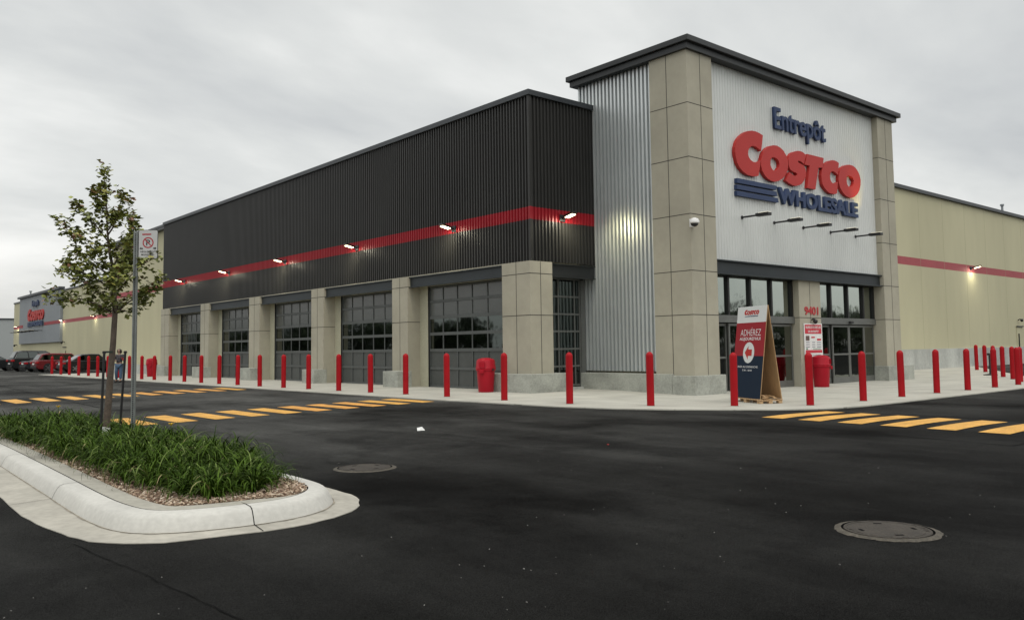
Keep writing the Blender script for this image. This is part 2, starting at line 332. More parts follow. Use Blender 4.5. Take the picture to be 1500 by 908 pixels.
seam([(1.62, 6.9), (1.72, 5.8), (1.8, 4.8), (1.83, 4.2), (1.95, 2.5)], .0055)
seam([(7.3, 46), (6.6, 33), (6.05, 22.7), (7.9, 18.4), (11.2, 14.6)], .022)
seam([(11.5, 12.2), (13.2, 8.4), (12.75, 6), (12.5, 4.25), (13.3, 4.25)], .018)
q = MB(); rg = random.Random(5)
for _ in range(150):
    d_ = rg.uniform(3.2, 11)**1.0; a_ = fa+rg.uniform(-.62, .62); x_, y_ = d_*math.cos(a_), d_*math.sin(a_)
    if x_ < 4.6 and y_ > 5.8: continue
    s_ = rg.uniform(.0012, .0032); b0_ = rg.uniform(0, 3); q.obox((x_, y_, G(x_, y_)+s_*.4), Vector((math.cos(b0_), math.sin(b0_), .2))*s_*1.5, Vector((-math.sin(b0_), math.cos(b0_), 0))*s_, Vector((0, 0, s_*.7)), rg.choice((0, 0, 1)))
tag(q.build('loose_grit', [mat('grit_grey', (.16, .155, .145), .9, n=None), mat('grit_pale', (.24, .235, .22), .9, n=None)]), 'loose grit scattered over the asphalt', 'grit', kind='stuff')
# ------------------------------------------------------------------ planted island
def offset_poly(pts, d):
    o = []
    for i in range(len(pts)):
        a = Vector(pts[i-1]) if i else None; b_ = Vector(pts[i]); c_ = Vector(pts[i+1]) if i < len(pts)-1 else None
        t_ = Vector((0, 0))
        if a is not None: t_ += (b_-a).normalized()
        if c_ is not None: t_ += (c_-b_).normalized()
        t_.normalize(); nn = Vector((-t_.y, t_.x)); o.append(tuple(b_+nn*d))
    return o
def smooth_poly(p, it=2):
    for _ in range(it):
        q = [p[0]]
        for i in range(len(p)-1):
            a, b_ = p[i], p[i+1]; q.append((a[0]*.75+b_[0]*.25, a[1]*.75+b_[1]*.25)); q.append((a[0]*.25+b_[0]*.75, a[1]*.25+b_[1]*.75))
        q.append(p[-1]); p = q
    return p
KO = smooth_poly([(3.0, 18.6), (2.25, 18.2), (2.12, 17.2), (2.10, 14), (2.08, 12.7), (2.0, 9.6), (1.95, 8.2), (1.95, 7.45), (2.03, 6.95), (2.3, 6.7), (2.8, 6.57), (3.25, 6.58), (3.6, 6.78), (3.85, 7.15), (3.92, 7.7), (3.92, 8.5), (3.98, 12), (4.05, 17.2), (3.8, 18.2), (3.0, 18.6)])
# going round: start far, down the west side, nose, up the east side: left-hand normal points to the inside
G1 = [(1.62, 17.5)]
k1 = offset_poly(KO, -.02)
go = []
for i, p in enumerate(KO):
    d = .40-.08*sm((8.6-p[1])/1.6)-.06*sm((p[0]-2.1)/.5)
    if p[0] > 3.2: d = .26+.03*sm((p[0]-3.2)/.5)
    go.append(d)
gp = [offset_poly(KO, -(go[i]+random.uniform(-.012, .012)))[i] for i in range(len(KO))]
b_ = MB()
for i in range(len(KO)-1):
    a, c_ = KO[i], KO[i+1]; p, q = gp[i], gp[i+1]
    b_.quad((*p, .004), (*q, .004), (*c_, .02), (*a, .02)); b_.quad((*p, -.03), (*q, -.03), (*q, .004), (*p, .004))
for i in range(len(KO)-1):
    w0_ = random.uniform(.060, .072)
    a, c_ = KO[i], KO[i+1]; n0 = (Vector(gp[i])-Vector(a)).normalized()*w0_; n1 = (Vector(gp[i+1])-Vector(c_)).normalized()*w0_
    b_.quad((*(Vector(a)+n0), .0205), (*(Vector(c_)+n1), .0205), (*c_, .0225), (*a, .0225), 1)
tag(b_.build('gutter', [M_GUT, mat('gutter_dirt', (.24, .215, .17), .95, n=(6, .3))]), 'concrete gutter apron round the planted island', kind='structure')
prof = [(-.055, .012), (-.038, .055), (-.005, .115), (.018, .137), (.05, .148), (.17, .152)]
b_ = MB(); R_ = []
for d, z in prof: R_.append([(x, y, z) for x, y in offset_poly(KO, d)])
for r in range(len(prof)-1):
    for i in range(len(KO)-1): b_.quad(R_[r][i], R_[r][i+1], R_[r+1][i+1], R_[r+1][i])
o = b_.build('kerb', [M_KERB]); bm_ = bmesh.new(); bm_.from_mesh(o.data); bmesh.ops.remove_doubles(bm_, verts=bm_.verts[:], dist=.001); bm_.to_mesh(o.data); bm_.free(); o.data.polygons.foreach_set('use_smooth', [True]*len(o.data.polygons))
tag(o, 'rounded pale kerb of the planted island', kind='structure')
b_ = MB()    # slab strip inside the kerb (west and south only) and thin dark joint
ins = offset_poly(KO, .184); ins2 = []
for i, p in enumerate(KO):
    d = .37
    if p[0] > 2.9: d = .37-.18*sm((p[0]-2.9)/.75)
    if p[0] > 3.6: d = .19
    ins2.append(offset_poly(KO, d)[i])
for i in range(len(KO)-1): b_.quad((*ins[i], .151), (*ins[i+1], .151), (*ins2[i+1], .149), (*ins2[i], .149))
ins0 = offset_poly(KO, .168)
for i in range(len(KO)-1): b_.quad((*ins0[i], .1505), (*ins0[i+1], .1505), (*ins[i+1], .1505), (*ins[i], .1505), 1)
for i in range(len(KO)-1): b_.quad((*ins2[i], .149), (*ins2[i+1], .149), (*ins2[i+1], .10), (*ins2[i], .10))
tag(b_.build('island_paving', [M_SLAB, M_SEAM]), 'grey concrete strip inside the kerb', kind='structure')
for tx_, ty_ in ((2.80, 6.57), (2.07, 12.0), (1.97, 9.0)):   # contraction joints across gutter, kerb and slab
    i = min(range(len(KO)), key=lambda q_: math.dist(KO[q_], (tx_, ty_))); a_, b2_ = Vector(KO[i]), Vector(gp[i]); dr = (b2_-a_).normalized(); sd2 = Vector((-dr.y, dr.x))*.004
    q = MB(); path = [(b2_, .0075), (a_+dr*.055, .024)]+[(a_-dr*d, z+.003) for d, z in prof]+[(a_-dr*.30, .149)]
    for (p0, z0_), (p1, z1_) in zip(path[:-1], path[1:]): q.quad((*(p0-sd2), z0_), (*(p1-sd2), z1_), (*(p1+sd2), z1_), (*(p0+sd2), z0_))
    tag(q.build('kerb_joint', M_SEAM), 'thin joint across the kerb and gutter', kind='structure')
M_SOIL = mat('mulch_ground', (.20, .13, .085), .9, 0, n=(9, .35), n2=(60, .45), bump=(45, .8))
cx = 3.0
b_ = MB()
for i in range(len(KO)-1): b_.quad((*ins2[i], .125), (*ins2[i+1], .125), (3.0, max(7.2, min(17.5, ins2[i+1][1])), .165), (3.0, max(7.2, min(17.5, ins2[i][1])), .165))
tag(b_.build('soil', M_SOIL), 'soil under the wood chips', kind='structure')
def inside(x, y, poly):
    r = False; j = len(poly)-1
    for i in range(len(poly)):
        if (poly[i][1] > y) != (poly[j][1] > y) and x < (poly[j][0]-poly[i][0])*(y-poly[i][1])/(poly[j][1]-poly[i][1])+poly[i][0]: r = not r
        j = i
    return r
chips = [mat('chip_tan', (.50, .39, .28), .85, n=None), mat('chip_brown', (.34, .235, .165), .85, n=None), mat('chip_pale', (.62, .53, .42), .85, n=None), mat('chip_dark', (.17, .11, .075), .9, n=None)]
b_ = MB()
for _ in range(15000):
    y = 6.8+abs(random.random())**1.5*9.5; x = random.uniform(2.2, 4.0)
    if x > 2.95 and y > 8.6 and random.random() < .8: continue
    if not inside(x, y, ins2): continue
    a = random.uniform(0, 6.28); L_ = random.uniform(.008, .026); w_ = random.uniform(.003, .007); tl = random.uniform(-.5, .5)
    ax = Vector((math.cos(a)*math.cos(tl), math.sin(a)*math.cos(tl), math.sin(tl)))*L_; ay = Vector((-math.sin(a), math.cos(a), random.uniform(-.4, .4)))*w_; az = ax.cross(ay).normalized()*.003
    b_.obox((x, y, .150+random.uniform(-.012, .014)+(.01 if 2.5 < x < 3.6 else 0)), ax, ay, az, random.choice((0, 0, 1, 2, 3, 1)))
tag(b_.build('wood_mulch', chips), 'brown wood chip mulch along the edge of the planting bed', 'mulch', kind='stuff')
# daylily foliage
LG = [mat('lily_a', (.036, .068, .005), .6, n=(4, .2), spec=.08), mat('lily_b', (.065, .115, .010), .6, n=(4, .2), spec=.12), mat('lily_c', (.018, .038, .003), .65, n=(4, .2), spec=.05), mat('lily_d', (.13, .18, .035), .55, n=(4, .2), spec=.3), mat('lily_dry', (.32, .26, .12), .6, n=None)]
b_ = MB(); clumps = []
for _ in range(4000):
    y = random.uniform(7.2, 16.6); x = random.uniform(2.5, 3.85)
    lo = 2.54 + (.10*sm((8.6-y)/.9)) + .09*math.sin(y*2.1)
    if x < lo or x > 3.76 or not inside(x, y, ins2): continue
    if y < 7.5 and (x < 2.68 or x > 3.35): continue
    if y < 8.6 and x > 3.55: continue
    if math.hypot(x-3.33, y-12.5) < .34: continue
    if all((x-a)**2+(y-c_)**2 > .034 for a, c_ in clumps): clumps.append((x, y))
for (x, y) in clumps:
    sc_ = random.uniform(.85, 1.15)*(.92 if y < 8.1 else 1.06)
    for _ in range(105 if y < 11 else 66):
        a = random.uniform(0, 6.283); ln = random.uniform(.27, .57)*sc_; el = math.radians(random.uniform(38, 86)); wd = random.uniform(.0045, .0085)
        a += .0; p = Vector((x+random.uniform(-.05, .05), y+random.uniform(-.05, .05), .14)); n_ = 8; st_ = ln/n_
        bend = math.radians(random.uniform(13, 36)); tw = random.uniform(-.12, .12)
        mi = random.choices((0, 1, 2, 3, 4), (36, 24, 34, 6, .5))[0]; prev = None
        for i in range(n_+1):
            wv = wd*(1-(i/n_)**2.2)+.0008
            hd = Vector((math.cos(a), math.sin(a), 0)); sd_ = Vector((-math.sin(a), math.cos(a), 0))
            l_, r_ = p-sd_*wv, p+sd_*wv
            if prev: b_.quad(prev[0], prev[1], r_, l_, mi)
            prev = (l_, r_)
            p = p + (hd*math.cos(el)+Vector((0, 0, 1))*math.sin(el))*st_; el -= bend*(.2+i*.24); a += tw
            if p.z < .15: p.z = .15
tag(b_.build('daylily_bed', LG), 'dense green bed of arching strap leaves on the island', 'plant bed', kind='stuff')
M_FLOW = mat('flower_yellow', (.80, .50, .03), .5, n=None)
for fx, fy, fz, lb in ((3.1, 14.3, .60, 'small yellow daylily bloom left of the young tree'), (3.55, 10.6, .52, 'small yellow daylily bloom right of the sign post'), (3.1, 14.9, .5, None)):
    if not lb: continue
    e_ = tag(empty('daylily_flower', (fx, fy, .15)), lb, 'flower', 'yellow daylily blooms')
    MB().tube([(0, 0, 0), (.01, 0, (fz-.15)*.6), (.0, .01, fz-.15)], .003, 5).build('stem', LG[1], e_)
    b_ = MB()
    for q in range(6):
        a = q*1.047; h_ = Vector((math.cos(a), math.sin(a), 0)); s_ = Vector((-math.sin(a), math.cos(a), 0)); z_ = Vector((0, 0, fz-.16))
        b_.quad(z_, z_+h_*.022-s_*.012+Vector((0, 0, .028)), z_+h_*.042+Vector((0, 0, .034)), z_+h_*.022+s_*.012+Vector((0, 0, .028)))
    b_.build('bloom', M_FLOW, e_)
# ------------------------------------------------------------------ the store
store = tag(empty('warehouse_building', (20, 20, 0)), 'long warehouse store with dark ribbed wing and silver corner tower', 'building')
SI = Matrix.Translation((-20, -20, 0))
def bp(mb, name, mats, parent=None, **k):
    o = mb.build(name, mats, None, **k); par = parent or store; o.parent = par
    o.matrix_parent_inverse = SI if par is store else SI
    # nested: world-space vertices everywhere, parent chain offsets cancelled
    if par is not store: o.matrix_parent_inverse = Matrix.Identity(4)
    return o
def bps(mb, name, mats, parent=None, **k):
    n_ = len(mb.v)//8
    for i in range(n_):
        q_ = MB(); q_.v = mb.v[8*i:8*i+8]; q_.f = [tuple(j-8*i for j in f) for f in mb.f[6*i:6*i+6]]; q_.m = mb.m[6*i:6*i+6]; o = bp(q_, name, mats, parent, **k)
    return o
def corr(mb, o, u, n, Lg, bands, p=.147, dep=.05, w=(.34, .42, .92)):
    """ribbed sheet: origin o (x,y), direction u, outward normal n, bands [(z0,z1,mat)]"""
    k = int(round(Lg/p)); p = Lg/k; pr = []
    for i in range(k):
        b = i*p; pr += [(b, 0), (b+w[0]*p, 0), (b+w[1]*p, -dep), (b+w[2]*p, -dep)]
    pr.append((Lg, 0))
    for z0, z1, mi in bands:
        for i in range(len(pr)-1):
            (a, d), (c_, e_) = pr[i], pr[i+1]
            A = (o[0]+u[0]*a+n[0]*d, o[1]+u[1]*a+n[1]*d); B = (o[0]+u[0]*c_+n[0]*e_, o[1]+u[1]*c_+n[1]*e_)
            mb.quad((*A, z0), (*B, z0), (*B, z1), (*A, z1), mi)
# solid core behind the skins
b_ = MB(); b_.box(18.32, 60, 20.3, 66.6, -.2, 9.3); b_.box(20.62, 33.2, 16.2, 20.2, -.2, 10.3); b_.box(26.6, 60, 66.7, 151, -.2, 9.3)
b_.box(17.62, 20.2, 19.55, 53.9, 4.2, 9.3)
bps(b_, 'core_wall', M_BEIGE)
b_ = MB(); b_.box(17.95, 19.6, 54.05, 66.5, .62, 9.5); bp(b_, 'beige_wall', M_BEIGE)
# dark wing
ZB = 4.14; ZS0 = 5.46; ZS1 = 5.86; ZT = 9.42
b_ = MB(); corr(b_, (17.45, 53.93), (0, -1), (-1, 0), 53.93-19.47, [(ZB, ZS0, 0), (ZS0, ZS1, 1), (ZS1, ZT, 0)])
bp(b_, 'dark_cladding', [M_DARK, M_DSTRIPE])
b_ = MB(); corr(b_, (17.52, 19.4), (1, 0), (0, -1), 20.35-17.52, [(ZB, ZS0, 0), (ZS0, ZS1, 1), (ZS1, ZT, 0)])
bp(b_, 'dark_cladding', [M_DARK, M_DSTRIPE])
b_ = MB(); b_.box(17.43, 17.52, 19.38, 19.47, ZB, ZS0, 0); b_.box(17.43, 17.52, 19.38, 19.47, ZS0, ZS1, 1); b_.box(17.43, 17.52, 19.38, 19.47, ZS1, ZT, 0); bp(b_, 'corner_trim', [M_DARK, M_DSTRIPE])
b_ = MB(); b_.box(17.38, 17.6, 19.33, 53.97, ZT, 9.6); b_.box(17.6, 20.35, 19.33, 19.55, ZT, 9.598); bps(b_, 'coping', M_COPE, bevel=.01)
b_ = MB(); b_.box(17.44, 18.32, 19.42, 53.93, ZB-.03, ZB); bp(b_, 'soffit', M_STONE)
b_ = MB(); b_.box(17.6, 60, 19.6, 66.5, 9.3, 9.4); b_.box(33.6, 60, 19.5, 20.2, 9.3, 9.38); bps(b_, 'roof', M_COPE)
# beige walls with the red band
def band_wall(x0, x1, y0, y1, z0, z1, s0, s1, axis):
    q = MB()
    if axis == 'x':
        for a, c_, m_ in ((z0, s0, 0), (s0, s1, 1), (s1, z1, 0)): q.quad((x0, y1, a), (x0, y0, a), (x0, y0, c_), (x0, y1, c_), m_)
    else:
        for a, c_, m_ in ((z0, s0, 0), (s0, s1, 1), (s1, z1, 0)): q.quad((x0, y0, a), (x1, y0, a), (x1, y0, c_), (x0, y0, c_), m_)
    return q
q = band_wall(17.9, 0, 53.98, 66.5, .66, 9.6, 5.42, 5.8, 'x'); q.quad((19.6, 66.5, 0), (17.9, 66.5, 0), (17.9, 66.5, 9.6), (19.6, 66.5, 9.6)); q.box(17.898, 17.92, 54.0, 54.25, .66, 9.55, 0); bp(q, 'beige_wall', [M_BEIGE, M_WSTRIPE])
b_ = MB(); b_.box(17.84, 18.0, 53.99, 66.5, 9.55, 9.7); b_.box(26.1, 26.4, 66.6, 119.6, 9.6, 9.78); b_.box(26.1, 26.4, 145.2, 151.3, 9.4, 9.6); b_.box(34.3, 62, 19.25, 19.55, 9.38, 9.56); bps(b_, 'coping', M_COPE)
b_ = MB(); b_.box(17.86, 18.1, 53.99, 66.5, -.02, .66); bp(b_, 'wall_base', M_PLINTH2)
bp(band_wall(26.2, 0, 66.6, 119.6, -.2, 9.7, 5.42, 5.85, 'x'), 'beige_wall', [M_BEIGE, M_WSTRIPE])
bp(band_wall(26.2, 0, 145.2, 151.2, -.2, 9.5, 5.42, 5.85, 'x'), 'beige_wall', [M_BEIGE, M_WSTRIPE])
b_ = MB(); b_.quad((26.2, 145.2, -.2), (26.2, 119.6, -.2), (26.2, 119.6, 3.1), (26.2, 145.2, 3.1)); bp(b_, 'beige_wall', M_BEIGE)
# far grey sign panel
b_ = MB()
for z0, z1, m_ in ((3.05, 5.42, 0), (5.42, 5.85, 1), (5.85, 9.85, 0)):
    b_.quad((25.9, 145.3, z0), (25.9, 119.5, z0), (25.9, 119.5, z1), (25.9, 145.3, z1), 0)
b_.quad((25.9, 119.5, 3.05), (26.2, 119.5, 3.05), (26.2, 119.5, 9.85), (25.9, 119.5, 9.85)); b_.box(25.88, 25.899, 119.5, 128.6, 5.42, 5.85, 1); b_.box(25.88, 25.899, 142.6, 145.3, 5.42, 5.85, 1)
b_.quad((25.9, 145.3, 3.05), (26.2, 145.3, 3.05), (26.2, 119.5, 3.05), (25.9, 119.5, 3.05))
bp(b_, 'grey_cladding', [M_GREYP, M_DSTRIPE])
b_ = MB(); b_.box(25.6, 26.3, 119.2, 145.6, 9.85, 10.15); bp(b_, 'coping', M_COPE)
# right wall
q = band_wall(33.3, 62, 19.4, 0, 1.06, 9.4, 5.44, 5.86, 'y')
for i in range(1, 10):
    x = 33.3+i*3.0
    q.box(x-.008, x+.008, 19.396, 19.4, 1.08, 9.36, 2)
bp(q, 'beige_wall', [M_BEIGE, M_WSTRIPE, mat('wall_seam', (.40, .38, .25), .8, n=None)])
b_ = MB(); b_.box(33.3, 62, 19.33, 19.6, -.3, 1.07); bp(b_, 'wall_base', M_PLINTH2)
# pillars of the wing
def pillar(x0, x1, y0, y1, z1, zj, xs, ys, plinth, mat_=M_STONE, z0=-.1):
    q = MB(); q.box(x0, x1, y0, y1, z0, z1, 0); w_ = .011; e_ = .003
    for z in zj:
        q.box(x0-e_, x0, y0-e_, y1, z-w_, z+w_, 1); q.box(x0, x1, y0-e_, y0, z-w_, z+w_, 1)
    segs = [z0]+sorted(zj)+[z1]
    for a, c_ in zip(segs[:-1], segs[1:]):
        for y in ys: q.box(x0-e_, x0, y-w_, y+w_, a+w_, c_-w_, 1)
        for x in xs: q.box(x-w_, x+w_, y0-e_, y0, a+w_, c_-w_, 1)
    o = bp(q, 'pillar', [mat_, M_JOINT])
    if plinth:
        for pl in (plinth if isinstance(plinth, list) else [plinth]):
            r = MB(); r.box(*pl); bp(r, 'plinth', M_PLINTH, o, bevel=.012)
    return o
BAYS = [(26.2, 27.27), (32.75, 33.88), (39.31, 40.57), (45.97, 47.2), (52.46, 53.92)]
pillar(17.35, 18.31, 19.4-.06, 20.7, 4.13, (3.74, 2.43), (17.8,), (20.0,), (17.14, 18.72, 19.14, 21.35, -.1, .6))
for i, (a, c_) in enumerate(BAYS):
    pillar(17.35, 17.93, a, c_, 4.12, (3.74, 2.43), (), ((a*.5+c_*.5),), (16.87 if i < 4 else 17.1, 17.5, a-.02, c_-.08, -.1, .61))
# beams
ends = [20.7]+[q_ for ab in BAYS for q_ in ab]
for i in range(5):
    a = ends[2*i]; c_ = ends[2*i+1]
    q = MB(); q.box(17.47, 17.56, a+.01, c_-.01, 3.71, 4.105); q.box(17.40, 17.47, a+.01, c_-.01, 4.07, 4.1); q.box(17.40, 17.47, a+.01, c_-.01, 3.71, 3.735)
    bp(q, 'beam', M_BEAM)
    q = MB(); q.box(17.5, 17.96, a, c_, 3.74, 3.80); bp(q, 'soffit', M_JAMB)
q = MB(); q.box(18.32, 20.34, 19.44, 19.53, 3.66, 4.105); q.box(18.32, 20.34, 19.37, 19.44, 4.07, 4.1); q.box(18.32, 20.34, 19.37, 19.44, 3.66, 3.69); bp(q, 'beam', M_FASC)
# garage doors
def garage_door(y0, y1):
    q = MB(); q.box(17.96, 18.02, y0, y1, -.05, 3.74); door = bp(q, 'garage_door', M_DOOR)
    zs = [3.70, 3.16, 2.57, 1.97, 1.37, .71, .05]; nc = 5; cw = (y1-y0)/nc; r_ = MB()
    for i, z in enumerate(zs):
        h = .045 if i not in (2, 3, 4) else .055
        r_.box(17.925, 17.958, y0, y1, z-h, z+h)
    for i in range(nc+1):
        yc = y0+i*cw; hw = .04 if i in (0, nc) else .022
        for j in range(6):
            r_.box(17.925, 17.957, max(y0, yc-hw), min(y1, yc+hw), zs[j+1]+.056, zs[j]-.056)
    bp(r_, 'rail', M_RAIL, door)
    for j in (2, 3):
        w_ = MB()
        for i in range(nc): w_.box(17.945, 17.956, y0+i*cw+.035, y0+(i+1)*cw-.035, zs[j+1]+.05, zs[j]-.05)
        bps(w_, 'window', M_GLG, door)
    for j in (0, 1):
        w_ = MB()
        for i in range(nc): w_.box(17.947, 17.956, y0+i*cw+.035, y0+(i+1)*cw-.035, zs[j+1]+.05, zs[j]-.05)
        bps(w_, 'upper_panel', M_FROST, door)
    return door
for i in range(5):
    a = ends[2*i]; c_ = ends[2*i+1]
    garage_door(a+.62, c_-.58)
    q = MB(); q.box(17.9, 18.1, a-.3, a+.6, -.1, 3.76); q.box(17.9, 18.1, c_-.56, c_+.3, -.1, 3.76); bps(q, 'jamb', M_JAMB)
    q = MB(); q.box(17.88, 17.95, a+.6, a+.62, -.05, 3.74); q.box(17.88, 17.95, c_-.585, c_-.56, -.05, 3.74); bps(q, 'door_seal', M_MULL)
# glazed side door next to the tower (plane Y = 19.96)
q = MB(); q.box(18.32, 20.35, 19.99, 20.06, 0, 3.8); sd_o = bp(q, 'side_door', M_MULL)
q = MB(); q.box(18.4, 20.2, 19.975, 19.985, .16, 3.64); bp(q, 'glass', M_GLG, sd_o)
q = MB()
for z in (3.68, 3.09, 2.51, 1.94, 1.36, .79, .16): q.box(18.33, 20.14, 19.93, 19.972, z-.03, z+.03)
for x in (18.4, 19.13, 19.88, 20.12):
    zz_ = [3.68, 3.09, 2.51, 1.94, 1.36, .79, .16]
    for j in range(6): q.box(x-.025, x+.025, 19.935, 19.97, zz_[j+1]+.031, zz_[j]-.031)
q.box(20.15, 20.34, 19.9, 19.97, 0, 3.66)
bp(q, 'rail', M_ALU, sd_o)
q = MB(); q.box(18.33, 20.3, 19.8, 19.92, -.1, .1); bp(q, 'sill', M_PLINTH2, sd_o)
# ---------------- tower
b_ = MB(); corr(b_, (20.35, 20.05), (0, -1), (-1, 0), 20.05-16.75, [(.62, 10.5, 0)], p=.166, dep=.13, w=(.46, .49, .97)); b_.quad((20.35, 20.05, 4), (20.75, 20.05, 4), (20.75, 20.05, 10.3), (20.35, 20.05, 10.3)); bp(b_, 'silver_cladding', M_SILV)
b_ = MB(); corr(b_, (21.46, 15.52), (1, 0), (0, -1), 32.4-21.46, [(4.08, 10.5, 0)], p=.147, dep=.013); bp(b_, 'silver_cladding', M_SILVF)
ZJ = (8.74, 7.08, 5.35, 3.65, 2.33)
pillar(20.2, 21.46, 15.3, 16.75, 10.5, ZJ, (20.86,), (16.08,), [(20.08, 21.62, 15.2, 16.05, -.2, .52), (20.10, 20.6, 16.07, 19.93, -.2, .56)])
pillar(32.36, 33.62, 15.3, 16.6, 10.5, ZJ, (33.0,), (), (32.3, 34.5, 15.22, 16.6, -.2, .52))
b_ = MB(); b_.box(20.0, 34.0, 15.08, 20.3, 10.56, 10.74); bp(b_, 'fascia', M_FASC, bevel=.015)
b_ = MB(); b_.box(20.1, 33.85, 15.2, 20.2, 10.37, 10.558); bp(b_, 'fascia', M_FASC)
b_ = MB(); b_.box(33.0, 33.6, 16.0, 20.2, -.2, 10.2); bp(b_, 'side_wall', M_SILVF)
b_ = MB(); b_.box(21.46, 32.36, 15.46, 15.62, 3.62, 4.07); b_.box(21.46, 32.5, 15.36, 15.46, 4.03, 4.07); b_.box(21.46, 32.5, 15.36, 15.46, 3.62, 3.66); bp(b_, 'entrance_beam', M_BEAM)
b_ = MB(); b_.box(21.4, 32.5, 15.62, 16.3, 3.70, 4.0); bp(b_, 'soffit', M_FASC)
pier = pillar(26.43, 27.86, 15.5, 16.2, 3.62, (2.33,), (27.15,), (), None)
def transom(x0, x1, mull):
    q = MB(); q.box(x0, x1, 15.80, 15.84, 2.36, 3.7); o = bp(q, 'transom_window', M_GLU)
    r = MB()
    for x in mull: r.box(x-.045, x+.045, 15.72, 15.799, 2.36, 3.62)
    r.box(x0, x1, 15.74, 15.799, 3.6, 3.7); bp(r, 'mullion', M_MULL, o)
    r = MB(); r.box(x0, x1, 15.68, 15.80, 2.13, 2.36); bp(r, 'header', M_ALU, o)
    return o
transom(21.46, 26.43, (22.63, 23.85, 25.1, 26.38)); transom(27.86, 32.36, (29.03, 30.29, 31.5, 32.33))
def leaf(x0, x1, y, name='sliding_door'):
    q = MB(); z0, z1 = -.055, 2.1; f = .075
    q.box(x0, x0+f, y, y+.05, z0, z1); q.box(x1-f, x1, y, y+.05, z0, z1); q.box(x0+f, x1-f, y, y+.05, z1-f, z1); q.box(x0+f, x1-f, y, y+.05, z0, .17); q.box(x0+f, x1-f, y, y+.05, .985, 1.05)
    o = bp(q, name, M_ALU)
    r = MB(); r.box(x0+f, x1-f, y+.02, y+.03, .17, .985); r.box(x0+f, x1-f, y+.02, y+.03, 1.05, z1-f); bp(r, 'glass', M_GLD, o)
    return o
for x0, x1, y, nm in ((21.48, 22.62, 15.84, 'door_sidelight'), (22.62, 23.85, 15.76, 'sliding_door'), (23.86, 25.1, 15.76, 'sliding_door'), (25.12, 26.4, 15.78, 'door_sidelight'),
                      (27.88, 29.06, 15.84, 'door_sidelight'), (29.08, 30.33, 15.76, 'sliding_door'), (30.34, 31.52, 15.76, 'sliding_door'), (31.53, 32.34, 15.78, 'door_sidelight')): leaf(x0, x1, y, nm)
b_ = MB(); b_.box(21.46, 32.36, 15.9, 16.2, -.2, 2.2); bp(b_, 'vestibule', M_MULL)
b_ = MB(); b_.box(30.2, 30.42, 15.60, 15.68, 2.16, 2.24); b_.box(24.6, 24.82, 15.60, 15.68, 2.16, 2.24); bps(b_, 'door_sensor', M_BLACK)
# service doors in the long walls
def service_door(p0, p1, axis, zt):
    q = MB(); r = MB(); h = MB()
    if axis == 'y': q.box(p0, p1, 19.36, 19.40, 0, zt); r.box(p0-.06, p1+.06, 19.3, 19.355, zt, zt+.07); h.box(p0+.22, p0+.28, 19.3, 19.35, .85, 1.9)
    else: q.box(26.16, 26.2, p0, p1, 0, zt); r.box(26.1, 26.155, p0-.06, p1+.06, zt, zt+.09); h.box(26.1, 26.15, p0+.05, p0+.12, .9, 1.9)
    o = bp(q, 'service_door', M_BEIGE); bp(r, 'door_hood', M_FASC, o); bp(h, 'handle', M_BLACK, o)
service_door(58.6, 59.6, 'y', 2.32); service_door(117.3, 119.0, 'x', 2.3)
# roof vents
for (x, y, z) in ((59.7, 20.2, 9.7), (26.6, 141.5, 9.9)):
    t = tag(empty('roof_vent', (x, y, z)), 'thin roof vent pipe above the '+('right beige wall' if x > 40 else 'far grey sign panel'), 'vent')
    s_ = 1 if x > 40 else 1.6
    MB().tube([(0, 0, -.1), (0, 0, .55*s_)], .07*s_, 10).build('pipe', M_GREYP, t, smooth='auto'); MB().tube([(0, 0, .55*s_), (0, 0, .66*s_)], .12*s_, 10).build('cap', M_GREYP, t, smooth='auto')
# plain grey building on the horizon
gb = tag(empty('metal_warehouse', (20, 235, 0)), 'plain pale grey warehouse on the horizon behind the parked cars', 'building')
MB().box(-110, 25, 0, 30, -1, 10.1).build('wall', mat('far_grey', (.33, .35, .345), .7, n=(.05, .05)), gb); MB().box(-110.2, 25.2, -.2, 30, 10.1, 10.4).build('roof_edge', M_COPE, gb)
# ---------------- lamps on walls
def wall_lamp(loc, dirv, label, power=34):
    a = math.atan2(dirv[1], dirv[0]); t = tag(empty('wall_lamp', loc, a), label, 'lamp', 'lit floodlights along the red band')
    q = MB(); q.box(-.03, .03, -.12, .12, -.13, .09); q.build('mounting_plate', M_BLACK, t)
    q = MB(); q.box(.02, .16, -.05, .05, -.05, .0); q.build('bracket', M_BLACK, t)
    tl = math.radians(12); ax = Vector((math.cos(tl), 0, math.sin(tl))); az = Vector((-math.sin(tl), 0, math.cos(tl)))
    q = MB(); q.obox(Vector((.36, 0, .05)), ax*.22, Vector((0, .11, 0)), az*.035); h = q.build('lamp_head', M_BLACK, t, bevel=.01)
    q = MB(); q.obox(Vector((.37, 0, .05))-az*.045, ax*.16, Vector((0, .085, 0)), az*.012); q.build('lens', M_LAMP, h)
    ld = bpy.data.lights.new('wall_lamp_light', 'AREA'); ld.energy = power; ld.color = (1, .93, .7); ld.size = .4; ld.size_y = .2; ld.shape = 'RECTANGLE'
    lo = bpy.data.objects.new('wall_lamp_light', ld); COL.objects.link(lo); lo.parent = t; lo.location = Vector((.36, 0, .05))-az*.075
    lo.rotation_euler = (0, math.radians(28)-tl, 0)
ORD = ['nearest the corner', 'second from the corner', 'third from the corner', 'fourth from the corner', 'farthest from the corner']
for i, y in enumerate((23.4, 30.05, 36.7, 43.4, 50.1)): wall_lamp((17.45, y, 5.62), (-1, 0), 'lit floodlight on long dark cladding, '+ORD[i])
wall_lamp((18.85, 19.4, 5.62), (0, -1), 'lit floodlight on short dark face beside the silver tower', 40)
